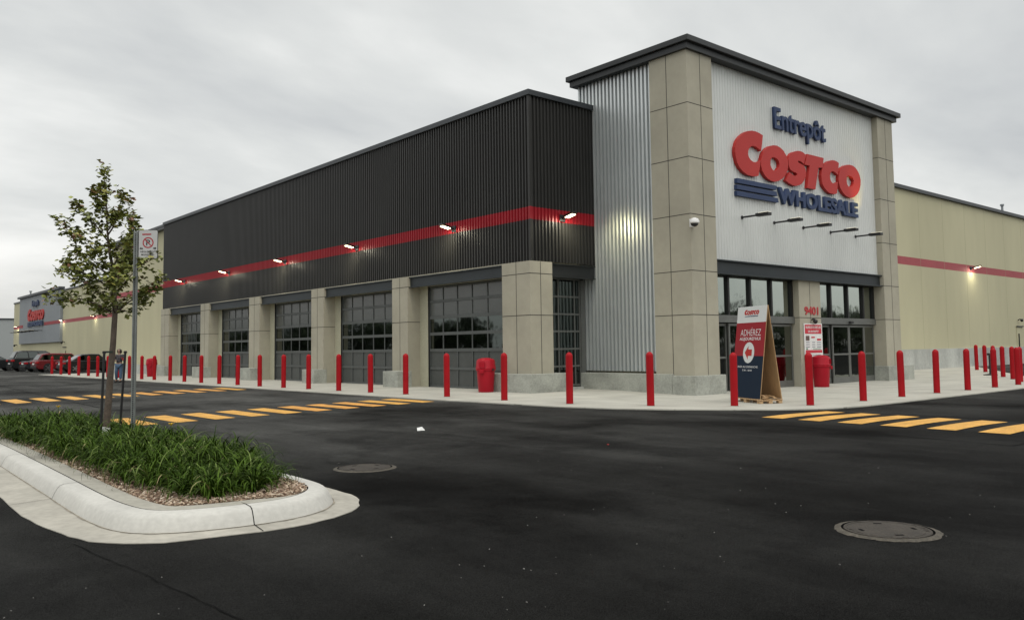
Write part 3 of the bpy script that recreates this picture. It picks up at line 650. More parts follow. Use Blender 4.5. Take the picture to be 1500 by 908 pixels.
ld = bpy.data.lights.new('wall_lamp_side_light', 'SPOT'); ld.energy = 60; ld.color = (1, .93, .55); ld.spot_size = math.radians(75); ld.spot_blend = 1; ld.shadow_soft_size = .1
lo = bpy.data.objects.new('wall_lamp_side_light', ld); COL.objects.link(lo); lo.location = (18.95, 18.95, 5.52); lo.rotation_euler = (Vector((20.35, 18.2, 5.0))-Vector((18.95, 18.95, 5.52))).to_track_quat('-Z', 'Y').to_euler()
wall_lamp((51.9, 19.4, 5.7), (0, -1), 'lit floodlight on the right beige wall', 26)
for y, lb in ((104, 'lit floodlight on far beige wall, behind the tree crown'), (119.0, 'lit floodlight on far beige wall, right edge of grey panel'), (148.0, 'lit floodlight at the far end of the beige wall')):
    wall_lamp((26.2, y, 5.75), (-1, 0), lb, 20)
def sign_lamp(x, y, z, dirv, label, grp, L_=1.0, sc_=1):
    a = math.atan2(dirv[1], dirv[0]); t = tag(empty('sign_lamp', (x, y, z), a), label, 'lamp', grp)
    MB().tube([(0, 0, 0), (L_*.62, 0, .0)], .03*sc_, 8).build('arm', M_BLACK, t); MB().tube([(-.01, 0, 0), (.02, 0, 0)], .06*sc_, 10).build('wall_plate', M_BLACK, t)
    q = MB(); q.box(L_*.56, L_*1.02, -.11*sc_, .11*sc_, -.05, .05); h = q.build('lamp_head', M_BLACK, t, bevel=.012)
    q = MB(); q.box(L_*.66, L_*1.0, -.09*sc_, .09*sc_, .051, .06); q.build('lens', M_LAMPW, h)
    return t
for i in range(5):
    sign_lamp(23.2+i*1.867, 15.52, 5.53-.012*i, (0, -1), 'black gooseneck lamp under the tower sign, '+['leftmost', 'second from left', 'middle one', 'second from right', 'rightmost'][i], 'lamps under the tower sign')
ld = bpy.data.lights.new('sign_lamp_light', 'SPOT'); ld.energy = 130; ld.color = (1, .75, .2); ld.spot_size = math.radians(48); ld.spot_blend = 1; ld.shadow_soft_size = .08
lo = bpy.data.objects.new('sign_lamp_light', ld); COL.objects.link(lo); lo.location = (31.0, 14.5, 5.65); lo.rotation_euler = (Vector((30.75, 15.45, 7.3))-Vector((31.0, 14.5, 5.65))).to_track_quat('-Z', 'Y').to_euler()
for i in range(6):
    sign_lamp(25.9, 142.8-i*2.6, 4.75, (-1, 0), 'small lit lamp under the far store sign, '+['farthest of six', 'second farthest', 'third farthest', 'third nearest', 'second nearest', 'nearest of six'][i], 'lamps under the far sign', 1.6, 1.4)
# ---------------- signs
GL = {"C1": [[[24.384, 8.388], [24.173, 8.436], [23.964, 8.457], [23.719, 8.444], [23.475, 8.385], [23.266, 8.291], [23.073, 8.162], [22.933, 8.041], [22.826, 7.896], [22.768, 7.75], [22.753, 7.591], [22.783, 7.419], [22.857, 7.253], [22.983, 7.113], [23.161, 7.008], [23.394, 6.939], [23.632, 6.923], [23.876, 6.939], [24.053, 6.982], [24.097, 7.138], [24.141, 7.285], [24.208, 7.517], [24.08, 7.455], [23.938, 7.414], [23.781, 7.404], [23.628, 7.447], [23.529, 7.524], [23.483, 7.617], [23.489, 7.717], [23.546, 7.816], [23.654, 7.906], [23.795, 7.953], [23.968, 7.938], [24.141, 7.883], [24.251, 7.838], [24.325, 8.123]]], "O1": [[[25.017, 8.149], [25.221, 8.165], [25.442, 8.125], [25.625, 8.047], [25.769, 7.92], [25.873, 7.766], [25.892, 7.601], [25.841, 7.405], [25.704, 7.219], [25.506, 7.069], [25.256, 6.956], [25.013, 6.895], [24.776, 6.908], [24.563, 6.963], [24.39, 7.064], [24.263, 7.2], [24.212, 7.355], [24.222, 7.519], [24.285, 7.69], [24.401, 7.849], [24.59, 7.999], [24.795, 8.095]], [[25.01, 7.74], [25.175, 7.722], [25.3, 7.646], [25.338, 7.547], [25.305, 7.439], [25.206, 7.343], [25.054, 7.271], [24.927, 7.286], [24.833, 7.356], [24.781, 7.452], [24.78, 7.554], [24.822, 7.652], [24.899, 7.715]]], "S": [[[27.074, 8.103], [26.891, 8.179], [26.706, 8.192], [26.519, 8.175], [26.295, 8.113], [26.108, 8.026], [25.973, 7.908], [25.911, 7.78], [25.92, 7.643], [25.948, 7.528], [26.033, 7.44], [26.211, 7.394], [26.374, 7.385], [26.445, 7.354], [26.442, 7.304], [26.348, 7.262], [26.22, 7.266], [26.078, 7.307], [25.955, 7.351], [25.701, 7.024], [25.893, 6.959], [26.106, 6.915], [26.324, 6.907], [26.547, 6.957], [26.738, 7.039], [26.896, 7.169], [27.0, 7.303], [27.036, 7.449], [27.019, 7.589], [26.914, 7.696], [26.749, 7.735], [26.565, 7.76], [26.512, 7.799], [26.571, 7.841], [26.718, 7.831], [26.919, 7.762]]], "T": [[[27.173, 8.158], [28.301, 8.166], [28.214, 7.796], [27.916, 7.763], [27.641, 6.932], [27.086, 6.929], [27.304, 7.758], [26.974, 7.749]]], "C2": [[[29.398, 8.132], [29.235, 8.173], [29.071, 8.183], [28.906, 8.171], [28.657, 8.105], [28.427, 7.99], [28.257, 7.852], [28.138, 7.691], [28.094, 7.52], [28.102, 7.355], [28.149, 7.196], [28.278, 7.066], [28.451, 6.971], [28.667, 6.912], [28.89, 6.905], [29.055, 6.924], [29.174, 6.968], [29.27, 7.403], [29.151, 7.357], [29.002, 7.297], [28.881, 7.314], [28.763, 7.373], [28.71, 7.472], [28.706, 7.576], [28.754, 7.677], [28.853, 7.752], [28.977, 7.768], [29.118, 7.734], [29.287, 7.67], [29.334, 7.846]]], "O2": [[[30.207, 8.176], [30.467, 8.172], [30.68, 8.108], [30.848, 7.998], [30.969, 7.86], [31.03, 7.691], [31.004, 7.49], [30.898, 7.281], [30.706, 7.095], [30.499, 6.986], [30.277, 6.918], [30.018, 6.912], [29.809, 6.953], [29.605, 7.048], [29.448, 7.18], [29.356, 7.339], [29.328, 7.505], [29.362, 7.68], [29.438, 7.838], [29.574, 7.974], [29.772, 8.075], [29.99, 8.14]], [[30.087, 7.754], [30.28, 7.752], [30.426, 7.683], [30.483, 7.581], [30.443, 7.457], [30.335, 7.368], [30.179, 7.303], [30.052, 7.324], [29.964, 7.4], [29.931, 7.514], [29.95, 7.646], [29.998, 7.717]]], "bars": [[[22.831, 6.758], [25.137, 6.769], [25.073, 6.625], [22.823, 6.605]], [[22.805, 6.545], [25.108, 6.568], [25.131, 6.418], [22.797, 6.4]], [[22.794, 6.342], [25.154, 6.354], [25.21, 6.208], [22.8, 6.193]]]}
def logo(parent, fn, nrm, thick, mr, mb_, per_letter=True):
    for k in ('C1', 'O1', 'S', 'T', 'C2', 'O2'): poly_prism('letter', GL[k], mr, parent, fn, thick, nrm)
    for q_ in GL['bars']: poly_prism('bar', [q_], mb_, parent, fn, thick, nrm)
ts = tag(empty('store_sign', (26.9, 15.5, 7)), 'large red and blue three-line store sign on the silver tower front', 'sign')
INV = Matrix.Translation((-26.9, -15.5, -7))
logo(ts, lambda a, b: (a, 15.40, b), (0, -1, 0), .12, M_LRED, M_LBLUE)
xc = 25.27
def fit_line(txt, x0, x1, z0, z1, parent, m, fnorg, ux, nrm, thick, offset, name='letter'):
    """each character its own mesh, widths from the font"""
    me = text_mesh(txt, offset); xs = [v.co.x for v in me.vertices]; ys = [v.co.y for v in me.vertices]; X0, X1, Y0, Y1 = min(xs), max(xs), min(ys), max(ys)
    # split in loose characters by building the running width
    adv = 0
    for i, ch in enumerate(txt):
        if ch == ' ': continue
        pre = text_mesh(txt[:i+1], offset); cxs = [v.co.x for v in pre.vertices]
        one = text_mesh(ch, offset, .5); oxs = [v.co.x for v in one.vertices]
        sh = max(cxs)-max(oxs)
        for v in one.vertices:
            a = (v.co.x+sh-X0)/(X1-X0)*(x1-x0); b = (v.co.y-Y0)/(Y1-Y0)*(z1-z0)
            v.co = Vector(fnorg)+Vector(ux)*(x0+a)+Vector((0, 0, z0+b))+Vector(nrm)*(v.co.z*thick)
        one.materials.clear(); one.materials.append(m); o = bpy.data.objects.new(name, one); COL.objects.link(o); o.parent = parent
fit_line('WHOLESALE', 25.27, 30.76, 6.19, 6.765, ts, M_LBLUE, (0, 15.46, 0), (1, 0, 0), (0, -1, 0), .10, .042)
fit_line('Entrepôt', 25.16, 28.56, 8.54, 9.52, ts, M_LBLUE, (0, 15.46, 0), (1, 0, 0), (0, -1, 0), .09, .018)
for ch in ts.children: ch.matrix_parent_inverse = INV
fs = tag(empty('store_sign', (25.8, 135, 6)), 'same three-line store sign on the far grey wall panel', 'sign')
# far sign runs towards the camera: text right = -Y
sf = 1.25
def zf(b): return 6.25+(b-6.9)*1.11
def ffn(a, b): return (25.75, 138.9-(a-22.75)*sf, zf(b))
logo(fs, ffn, (-1, 0, 0), .12, M_LRED, M_LBLUE)

place_text('WHOLESALE', 'lettering', M_LBLUE, fs, (25.75, 138.9-(25.27-22.75)*sf, zf(6.19)), (0, -1, 0), (0, 0, 1), 5.49*sf, .575*1.11, .1, .05, (-1, 0, 0))
place_text('Entrepôt', 'lettering', M_LBLUE, fs, (25.75, 138.9-(25.16-22.75)*sf, zf(8.54)), (0, -1, 0), (0, 0, 1), 3.4*sf, .98*1.11, .1, .035, (-1, 0, 0))
for ch in fs.children: ch.matrix_parent_inverse = Matrix.Translation((-25.8, -135, -6))
# number on the pier
hn = tag(empty('street_number', (27.2, 15.5, 2.5)), 'red number 9401 on the entrance pier above the notice', 'sign')
fit_line('9401', 26.75, 27.66, 2.43, 2.72, hn, mat('number_red', (.45, .03, .035), .5, n=None), (0, 15.485, 0), (1, 0, 0), (0, -1, 0), .02, .02, 'digit')
for ch in hn.children: ch.matrix_parent_inverse = Matrix.Translation((-27.2, -15.5, -2.5))
# opening-hours notice
po = tag(empty('opening_hours_notice', (27.2, 15.47, 1.5)), 'white opening hours notice with red header on the entrance pier', 'notice')
PI_ = Matrix.Translation((-27.2, -15.47, -1.5))
M_NRED = mat('notice_red', (.55, .03, .05), .5, n=None); M_NGREY = mat('notice_ink', (.18, .19, .24), .6, n=None); M_NGREEN = mat('notice_green', (.05, .22, .12), .6, n=None)
x0 = 26.63; x1 = 27.84
q = MB(); q.box(x0, x1, 15.465, 15.482, .86, 2.13); q.build('board', M_WHITE, po).matrix_parent_inverse = PI_
q = MB(); q.box(x0+.05, x1-.06, 15.461, 15.464, 1.77, 2.09, 0); q.box(x0+.06, x1-.05, 15.461, 15.464, 1.10, 1.20, 0); q.box(x0+.84, x1-.1, 15.461, 15.464, 1.53, 1.60, 0)
q.build('red_header', M_NRED, po).matrix_parent_inverse = PI_
q = MB()
for z in (1.47, 1.39, 1.31):
    q.box(x0+.09, x0+.34, 15.461, 15.464, z-.012, z+.012); q.box(x0+.5, x0+.7, 15.461, 15.464, z-.012, z+.012); q.box(x0+.82, x0+1.1, 15.461, 15.464, z-.012, z+.012)
for z in (1.03, .97): q.box(x0+.5, x0+1.05, 15.461, 15.464, z-.008, z+.008)
q.box(x0+.09, x0+.33, 15.461, 15.464, 1.53, 1.70, 1)
q.build('small_print', [M_NGREY, mat('notice_photo', (.12, .07, .06), .6, n=(30, .5))], po).matrix_parent_inverse = PI_
q = MB(); q.box(x0+.1, x0+.2, 15.461, 15.464, 1.215, 1.27); q.box(x0+.55, x0+1.08, 15.461, 15.464, 1.23, 1.25); q.build('green_line', M_NGREEN, po).matrix_parent_inverse = PI_
q = MB(); q.box(x0+.46, x0+.7, 15.461, 15.464, 1.62, 1.67); q.build('column_head', M_NRED, po).matrix_parent_inverse = PI_
for tx, z, h, a, b in (("HEURES D'OUVERTURE", 1.955, .085, x0+.1, x1-.1), ("DE L'ENTREPÔT", 1.815, .09, x0+.25, x1-.25)):
    place_text(tx, 'lettering', M_WHITE, po, (a, 15.459, z), (1, 0, 0), (0, 0, 1), b-a, h, 0, .02, (0, -1, 0)).matrix_parent_inverse = PI_
# small lamp above the notice
t = tag(empty('security_camera', (27.22, 15.5, 2.24)), 'small black curved camera between street number and notice', 'camera')
MB().tube([(0, 0, .02), (0, -.07, .05), (.03, -.13, .02)], .03, 8).build('arm', M_BLACK, t); MB().lathe([(.02, .05), (.075, .03), (.08, -.03), (.05, -.09), (.01, -.11)], (.02, -.13, -.02), 12).build('housing', M_BLACK, t, smooth=True)
# dome camera on the tower pillar
t = tag(empty('security_camera', (20.2, 15.18, 5.03)), 'white dome security camera on the tower corner pillar', 'camera')
t.location = (20.25, 15.3, 5.06); t.rotation_euler = (0, 0, -.6)
MB().box(-.07, .07, -.03, 0, -.12, .12).build('wall_plate', M_WHITE, t); MB().tube([(0, -.02, .03), (0, -.2, .03)], .035, 8).build('bracket', M_WHITE, t)
MB().lathe([(.03, .12), (.11, .09), (.145, .02), (.145, -.03), (.12, -.05)], (0, -.26, 0), 18).build('housing', M_WHITE, t, smooth='auto')
MB().lathe([(.115, -.05), (.1, -.1), (.05, -.14), (.01, -.15)], (0, -.26, 0), 18).build('dome', M_BLACK, t, smooth=True)
# small cameras above the service doors
for (x, y, z, a, lb) in ((59.0, 19.4, 2.75, -math.pi/2, 'small dark camera above the service door in right wall'), (26.2, 118.2, 2.95, math.pi, 'small dark camera above the far service door'), (26.2, 148.2, 2.9, math.pi, 'small dark camera near the far end of the beige wall')):
    t = tag(empty('security_camera', (x, y, z), a), lb, 'camera'); s_ = 1 if x > 40 else 1.7
    MB().tube([(0, 0, 0), (.12*s_, 0, .06*s_), (.22*s_, 0, .02*s_)], .03*s_, 8).build('arm', M_BLACK, t); MB().lathe([(.03*s_, .08*s_), (.09*s_, .05*s_), (.09*s_, -.03*s_), (.04*s_, -.11*s_)], (.22*s_, 0, 0), 12).build('housing', M_BLACK, t, smooth=True)
# ------------------------------------------------------------------ bollards
def make_bollard():
    t = empty('bollard')
    prof_ = [(.088, -.05), (.088, 1.16)] + [(.088*math.cos(a), 1.165+.10*math.sin(a)) for a in [i*math.pi/16 for i in range(1, 8)]] + [(.012, 1.268)]
    MB().lathe(prof_, (0, 0, 0), 20).build('sleeve', M_RED, t, smooth='auto')
    MB().lathe([(.10, -.02), (.10, .006), (.09, .012)], (0, 0, 0), 20).build('base_ring', mat('bollard_dirt', (.12, .10, .09), .9, n=None), t)
    return t
bo = make_bollard(); first = True
NUM = ['first', 'second', 'third', 'fourth', 'fifth', 'sixth', 'seventh', 'eighth', 'ninth', 'tenth', 'eleventh', 'twelfth', 'thirteenth', 'fourteenth', 'fifteenth', 'sixteenth', 'seventeenth', 'eighteenth', 'nineteenth', 'twentieth', 'twenty-first', 'twenty-second', 'twenty-third', 'twenty-fourth', 'twenty-fifth', 'twenty-sixth', 'twenty-seventh', 'twenty-eighth']
def put(x, y, label, grp):
    global first
    o = bo if first else copy_tree(bo); first = False
    o.location = (x, y, G(x, y)+.02); o.rotation_euler = (random.uniform(-.008, .008), random.uniform(-.008, .008), random.uniform(0, 3)); tag(o, label, 'bollard', grp)
left = [(15.3, 12.88), (14.53, 14.8), (14.43, 17.18), (14.5, 19.86), (14.48, 22.0), (14.39, 23.94), (14.33, 25.95), (14.3, 28.12), (14.2, 29.97), (14.2, 32.12), (14.2, 34.32), (14.15, 36.2), (14.18, 38.41), (14.2, 40.64), (14.3, 42.95), (14.22, 45.1), (14.2, 47.1), (14.2, 49.3), (14.2, 51.4), (14.2, 53.5), (14.2, 55.7), (14.2, 57.8), (14.15, 60.0), (14.1, 62.2), (14.05, 64.3), (13.95, 66.5), (13.85, 68.0)]
NEAR = {0: 'red bollard in front of the tower corner plinth', 1: 'red bollard in front of the glazed side door', 2: 'red bollard in front of the pillar right of the bin', 3: 'red bollard between the red bin and the nearest small plinth'}
for i, (x, y) in enumerate(left[:-1]): put(x, y, NEAR.get(i, 'red bollard %s from the tower corner along the garage kerb' % NUM[i]), 'red bollards along the garage side kerb')
right = [(16.96, 11.72), (18.55, 10.68), (20.75, 10.47), (22.97, 10.5), (25.2, 10.5), (27.2, 10.42), (29.3, 10.4), (31.5, 10.45)]
LR = ['red bollard overlapping the left edge of the sandwich board', 'red bollard left of the red bin by the entrance', 'red bollard in front of the right sliding doors', 'red bollard in front of the right tower pillar', 'fifth red bollard along the entrance kerb, past the tower', 'sixth red bollard along the entrance kerb, past the tower', 'seventh red bollard along the entrance kerb, hiding a black post', 'eighth red bollard along the entrance kerb, near picture edge']
for (x, y), lb in zip(right, LR): put(x, y, lb, 'red bollards along the entrance kerb')
back = [(45.1, 16.8), (42.6, 15.5), (40.1, 14.25), (37.7, 13.05), (35.8, 12.05), (33.7, 11.1)]
LB = ['nearest to the right beige wall', 'second from the right beige wall', 'third from the beige wall, beside the black post', 'fourth from the right beige wall', 'fifth from the right beige wall', 'nearest the kerb corner']
for (x, y), lb in zip(back, LB): put(x, y, 'red bollard of the slanting back row, '+lb, 'red bollards of the slanting back row')
# black post with foot by the back row
t = tag(empty('sign_stand', (39.3, 14.1, G(39.3, 14.1)+.02)), 'thin black stand with flat foot beside the slanting bollard row', 'stand')
MB().lathe([(.28, 0), (.28, .03), (.06, .07)], (0, 0, 0), 16).build('foot', M_BLACK, t); MB().tube([(0, 0, .05), (0, 0, .95)], .05, 8).build('post', M_BLACK, t); MB().box(-.18, .05, -.04, .04, .86, .95).build('arm', M_BLACK, t)
# ------------------------------------------------------------------ litter bins
def make_bin():
    t = empty('trash_bin')
    prof_ = [(.235, 0), (.245, .02), (.285, .62), (.29, .68), (.315, .69), (.32, .735), (.30, .75)]
    MB().lathe(prof_, n=28).build('body', M_BINRED, t, smooth='auto')
    for s_ in (-1, 1):
        MB().obox((s_*.335, 0, .66), Vector((.035, 0, 0)), Vector((0, .075, 0)), Vector((0, 0, .055))).build('handle', M_BINRED, t, bevel=.012)
    lid = MB(); k = len(lid.v)
    pr = [(.315, .735), (.33, .76), (.315, .80), (.30, .98), (.285, 1.02), (.22, 1.06), (.10, 1.085), (.01, 1.09)]
    lid.lathe(pr, n=10); lo_ = lid.build('lid', M_BINRED, t, smooth='auto')
    MB().obox((-.315, 0, .87), Vector((.012, 0, 0)), Vector((0, .10, 0)), Vector((0, 0, .085))).build('flap', M_BINRED, lo_)
    MB().obox((-.12, -.305, .715), Vector((.06, 0, 0)), Vector((0, .012, 0)), Vector((0, 0, .022))).build('latch', M_BLACK, t)
    return t
b0 = make_bin(); b0.location = (16.82, 20.93, .022); b0.rotation_euler = (0, 0, .5); tag(b0, 'red domed trash bin between first garage door and corner pillar', 'trash bin', 'red domed trash bins')
for (x, y, rz, lb) in ((26.75, 14.95, 2.1, 'red domed trash bin below the notice at the entrance pier'), (16.2, 51.9, 1.0, 'red domed trash bin beyond the last dark-wing pillar')):
    o = copy_tree(b0); o.location = (x, y, G(x, y)+.022); o.rotation_euler = (0, 0, rz); tag(o, lb, 'trash bin', 'red domed trash bins')
# ------------------------------------------------------------------ sandwich board on a pallet
A = Vector((18.86, 13.18, 0)); B = Vector((18.22, 11.86, 0)); Cc = Vector((18.80, 11.58, 0))
uu = (B-A).normalized(); vv = Vector((-uu.y, uu.x, 0)); vv = vv if vv.dot(Cc-B) > 0 else -vv; W_ = 1.42; D2 = .66
sb = tag(empty('sandwich_board', (B.x, B.y, G(B.x, B.y)+.022)), 'tall red white and navy wooden sandwich board before the entrance', 'sign')
zp = .115; zt_ = 2.46
O_ = Vector((0, 0, 0)) # local origin at B ground; width goes -uu
def PT(u, v_, z): return O_ - uu*u + vv*v_ + Vector((0, 0, z))
M_PLY = mat('plywood', (.40, .255, .125), .7, n=(3, .14), n2=(20, .08), stretch=(1, 1, .3)); M_PAL = mat('pallet_wood', (.45, .30, .16), .8, n=(6, .25), n2=(30, .15))
M_BWHITE = mat('board_white', (.62, .64, .63), .5, n=None); M_BRED = mat('board_red', (.29, .026, .034), .6, n=None, spec=.12); M_NAVY = mat('board_navy', (.012, .022, .04), .6, n=None, spec=.12)
# leaning panels
def slab(p00, p10, p11, p01, nrm, th, m, name):
    q = MB(); a = [Vector(p) for p in (p00, p10, p11, p01)]; b2 = [p-nrm*th for p in a]
    q.quad(*a); q.quad(*b2[::-1])
    for i in range(4): q.quad(a[i], b2[i], b2[(i+1) % 4], a[(i+1) % 4])
    return q.build(name, m, sb)
fb, ft = .02, D2*.5-.012
nf = (PT(0, ft, zt_)-PT(0, fb, zp)); nfn = uu.cross(nf).normalized(); nfn = nfn if nfn.dot(-vv) > 0 else -nfn
slab(PT(W_, fb, zp), PT(0, fb, zp), PT(0, ft, zt_), PT(W_, ft, zt_), nfn, .018, M_PLY, 'front_panel')
nb = (PT(0, D2*.5+.012, zt_)-PT(0, D2-.02, zp)); nbn = uu.cross(nb).normalized(); nbn = nbn if nbn.dot(vv) > 0 else -nbn
slab(PT(0, D2-.02, zp), PT(W_, D2-.02, zp), PT(W_, D2*.5+.012, zt_), PT(0, D2*.5+.012, zt_), nbn, .018, M_PLY, 'back_panel')
H_ = nf.length; up_ = nf.normalized()
def FP(x, h, off=.003):   # x from the left edge as read (left = far end W_), h up the panel
    return PT(W_-x, fb, zp)+up_*h+nfn*off
def fquad(x0, x1, h0, h1, m, off, name):
    q = MB(); q.quad(FP(x0, h0, off), FP(x1, h0, off), FP(x1, h1, off), FP(x0, h1, off)); return q.build(name, m, sb)
fquad(0, W_, H_*.82, H_, M_BWHITE, .002, 'white_field'); fquad(0, W_, H_*.455, H_*.82, M_BRED, .002, 'red_field'); fquad(0, W_, 0, H_*.455, M_NAVY, .002, 'navy_field')
ux_ = (FP(1, 0)-FP(0, 0)).normalized()
def btext(tx, x0, x1, h0, h1, m, offs=.0, name='lettering'): place_text(tx, name, m, sb, FP(x0, h0, .005), ux_, up_, x1-x0, h1-h0, 0, offs, nfn)
M_BTXT = mat('board_text_white', (.72, .72, .72), .5, n=None)
btext('ADHÉREZ', .17*W_, .86*W_, H_*.675, H_*.765, M_BTXT, -.008); btext("AUJOURD'HUI", .15*W_, .86*W_, H_*.615, H_*.66, M_BTXT, .012)
btext('LUNDI AU DIMANCHE', .10*W_, .84*W_, H_*.325, H_*.347, M_BTXT, 0); btext('7 H - 18 H', .33*W_, .65*W_, H_*.288, H_*.307, M_BTXT, .02)
s_ = .50*W_/(31.03-22.75)
for k in ('C1', 'O1', 'S', 'T', 'C2', 'O2'): poly_prism('letter', GL[k], M_LRED, sb, lambda a, b: FP(.25*W_+(a-22.75)*s_, H_*.905+(b-6.9)*s_*1.05, .006), 0, nfn)
fquad(.27*W_, .71*W_, H_*.886, H_*.892, M_LBLUE, .005, 'underline'); btext('WHOLESALE', .36*W_, .72*W_, H_*.884, H_*.897, M_LBLUE, .02)
ring = [(math.cos(a)*.19*W_+.50*W_, math.sin(a)*.19*W_+H_*.49) for a in [i*math.pi/16 for i in range(32)]]
poly_prism('disc', [ring], M_BWHITE, sb, lambda a, b: FP(a, b, .005), 0, nfn)
cx_, cy_ = .50*W_, H_*.49; r = .13*W_
arrow = [(-1, 0), (-.1, .95), (-.1, .45), (.85, .45), (.85, -.45), (-.1, -.45), (-.1, -.95)]
poly_prism('arrow', [[(cx_+a*r, cy_+b*r) for a, b in arrow]], M_LRED, sb, lambda a, b: FP(a, b, .008), 0, nfn)
q = MB()
for v_ in (.05, .33, D2-.05): q.obox(PT(W_*.5, v_, .095), uu*(W_*.5), vv*.045, Vector((0, 0, .011)))
for u in (.07, W_*.5, W_-.07):
    q.obox(PT(u, D2*.5, .075), uu*.05, vv*(D2*.5), Vector((0, 0, .01)))
    for v_ in (.06, D2*.5, D2-.06): q.obox(PT(u, v_, .033), uu*.06, vv*.05, Vector((0, 0, .032)))
q.build('pallet', M_PAL, sb)
q = MB()
for _ in range(14):
    c_ = PT(random.uniform(.1, .5), random.uniform(.2, .5), .12+random.uniform(0, .06)); a = random.uniform(0, 3)
    q.obox(c_, Vector((math.cos(a), math.sin(a), .2))*.09, Vector((-math.sin(a), math.cos(a), .1))*.04, Vector((0, 0, .01)))
q.build('scrap_wood', M_PAL, sb)
# ------------------------------------------------------------------ manhole covers
M_IRON = mat('cast_iron', (.048, .040, .031), .65, .3, n=(7, .25), n2=(60, .3), bump=(80, .6)); M_IRON2 = mat('iron_frame', (.078, .068, .052), .75, .2, n=(9, .35), n2=(50, .3), bump=(60, .6))
def manhole(x, y, rz, label):
    t = tag(empty('manhole_cover', (x, y, G(x, y)), rz), label, 'manhole cover', 'cast iron manhole covers')
    q = MB(); n_ = 72; rr = [.365+random.uniform(0, .018) for _ in range(n_)]
    for i in range(n_):
        a, c_ = 2*math.pi*i/n_, 2*math.pi*(i+1)/n_; r0, r1 = rr[i], rr[(i+1) % n_]
        q.quad((math.cos(a)*r0, math.sin(a)*r0, .001), (math.cos(c_)*r1, math.sin(c_)*r1, .001), (math.cos(c_)*.325, math.sin(c_)*.325, .012), (math.cos(a)*.325, math.sin(a)*.325, .012))
        q.quad((math.cos(a)*.325, math.sin(a)*.325, .012), (math.cos(c_)*.325, math.sin(c_)*.325, .012), (math.cos(c_)*.318, math.sin(c_)*.318, .003), (math.cos(a)*.318, math.sin(a)*.318, .003), 1)
    q.build('frame', [M_IRON2, M_SEAM], t)
    q = MB(); q.lathe([(.308, .002), (.306, .0125), (.285, .0125), (.284, .009), (.262, .009), (.261, .0115), (.01, .0115)], n=64)
    for rr_ in (.272,):
        for i in range(16):
            if i % 8 in (3, 4): continue
            a = i*math.pi/8; q.obox((math.cos(a)*rr_, math.sin(a)*rr_, .0105), Vector((math.cos(a), math.sin(a), 0))*.009, Vector((-math.sin(a), math.cos(a), 0))*.03, Vector((0, 0, .002)))
    lid_ = q.build('lid', M_IRON, t)
    for a in (.5, 2.2, 3.7, 5.3):
        q = MB(); q.obox((math.cos(a)*.2, math.sin(a)*.2, .0122), Vector((math.cos(a), math.sin(a), 0))*.012, Vector((-math.sin(a), math.cos(a), 0))*.03, Vector((0, 0, .001))); q.build('pick_hole', M_SEAM, lid_)
manhole(6.27, 3.02, .3, 'round iron manhole cover in the right foreground asphalt'); manhole(5.22, 8.82, 1.2, 'round iron manhole cover right of the planted island nose')
# crumpled paper
t = MB(); pts = [(-.07, -.02, .005), (-.03, .05, .05), (.02, -.03, .07), (.10, .01, .015), (.03, .06, .01), (-.05, -.06, .01), (.06, -.06, .005)]
for f in ((0, 1, 2), (1, 4, 2), (2, 4, 3), (0, 2, 5), (2, 6, 5), (2, 3, 6)): k = len(t.v); t.v += [pts[i] for i in f]; t.f.append((k, k+1, k+2)); t.m.append(0)
tag(t.build('paper_scrap', M_WHITE, loc=(8.26, 12.11, .003)), 'crumpled white paper scrap lying on the asphalt', 'litter')
q = MB(); q.obox((0, 0, .008), Vector((.011, .005, 0)), Vector((-.005, .011, 0)), Vector((0, 0, .004))); tag(q.build('litter_scrap', M_LRED, loc=(8.9, 8.3, .003)), 'tiny red scrap on the asphalt before the entrance', 'litter')
# ------------------------------------------------------------------ parking sign
ps = tag(empty('parking_sign', (3.585, 12.26, .13)), 'no parking sign on a perforated steel post beside the young tree', 'sign')
M_GALV = mat('galvanised', (.22, .235, .225), .5, .5, n=(5, .15))
uvx = CX.copy(); uvx.z = 0; uvx.normalize(); uvy = Vector((-uvx.y, uvx.x, 0))
q = MB(); pw, ph = .024, 2.98
q.obox((0, 0, ph/2), uvx*.006, uvy*.012, Vector((0, 0, ph/2))); q.obox(-uvx*.026+uvy*.0+Vector((0, 0, ph/2)), uvx*.012, uvy*.003, Vector((0, 0, ph/2))); q.obox(uvx*.026+Vector((0, 0, ph/2)), uvx*.012, uvy*.003, Vector((0, 0, ph/2)))
post = MB(); post.obox((0, 0, ph/2), uvx*.022, uvy*.004, Vector((0, 0, ph/2))); post.obox(Vector((0, 0, ph/2))-uvx*.025+uvy*.014, uvx*.003, uvy*.016, Vector((0, 0, ph/2))); post.obox(Vector((0, 0, ph/2))+uvx*.025+uvy*.014, uvx*.003, uvy*.016, Vector((0, 0, ph/2)))
for i in range(115): post.obox(Vector((0, 0, .03+i*.0255)) - uvy*.0045, uvx*.0075, uvy*.001, Vector((0, 0, .0085)), 1)
post.build('post', [M_GALV, M_BLACK], ps)
so = Vector((.035, -.0, 2.55)) ; so = uvx*.045 + Vector((0, 0, 2.585)) - uvy*.012
sw, sh_ = .305, .455
def SP(a, b, o_=0): return so + uvx*(a*.9) + Vector((0, 0, b*.9)) - uvy*o_
def rr(x0, x1, z0, z1, r):
    o = []
    for cx__, cz__, a0 in ((x1-r, z1-r, 0), (x0+r, z1-r, 90), (x0+r, z0+r, 180), (x1-r, z0+r, 270)):
        for q_ in range(5): a = math.radians(a0+q_*22.5); o.append((cx__+r*math.cos(a), cz__+r*math.sin(a)))
    return o
plate = poly_prism('sign_plate', [rr(0, sw, 0, sh_, .03)], M_BLACK, ps, lambda a, b: SP(a, b), .004, -uvy)
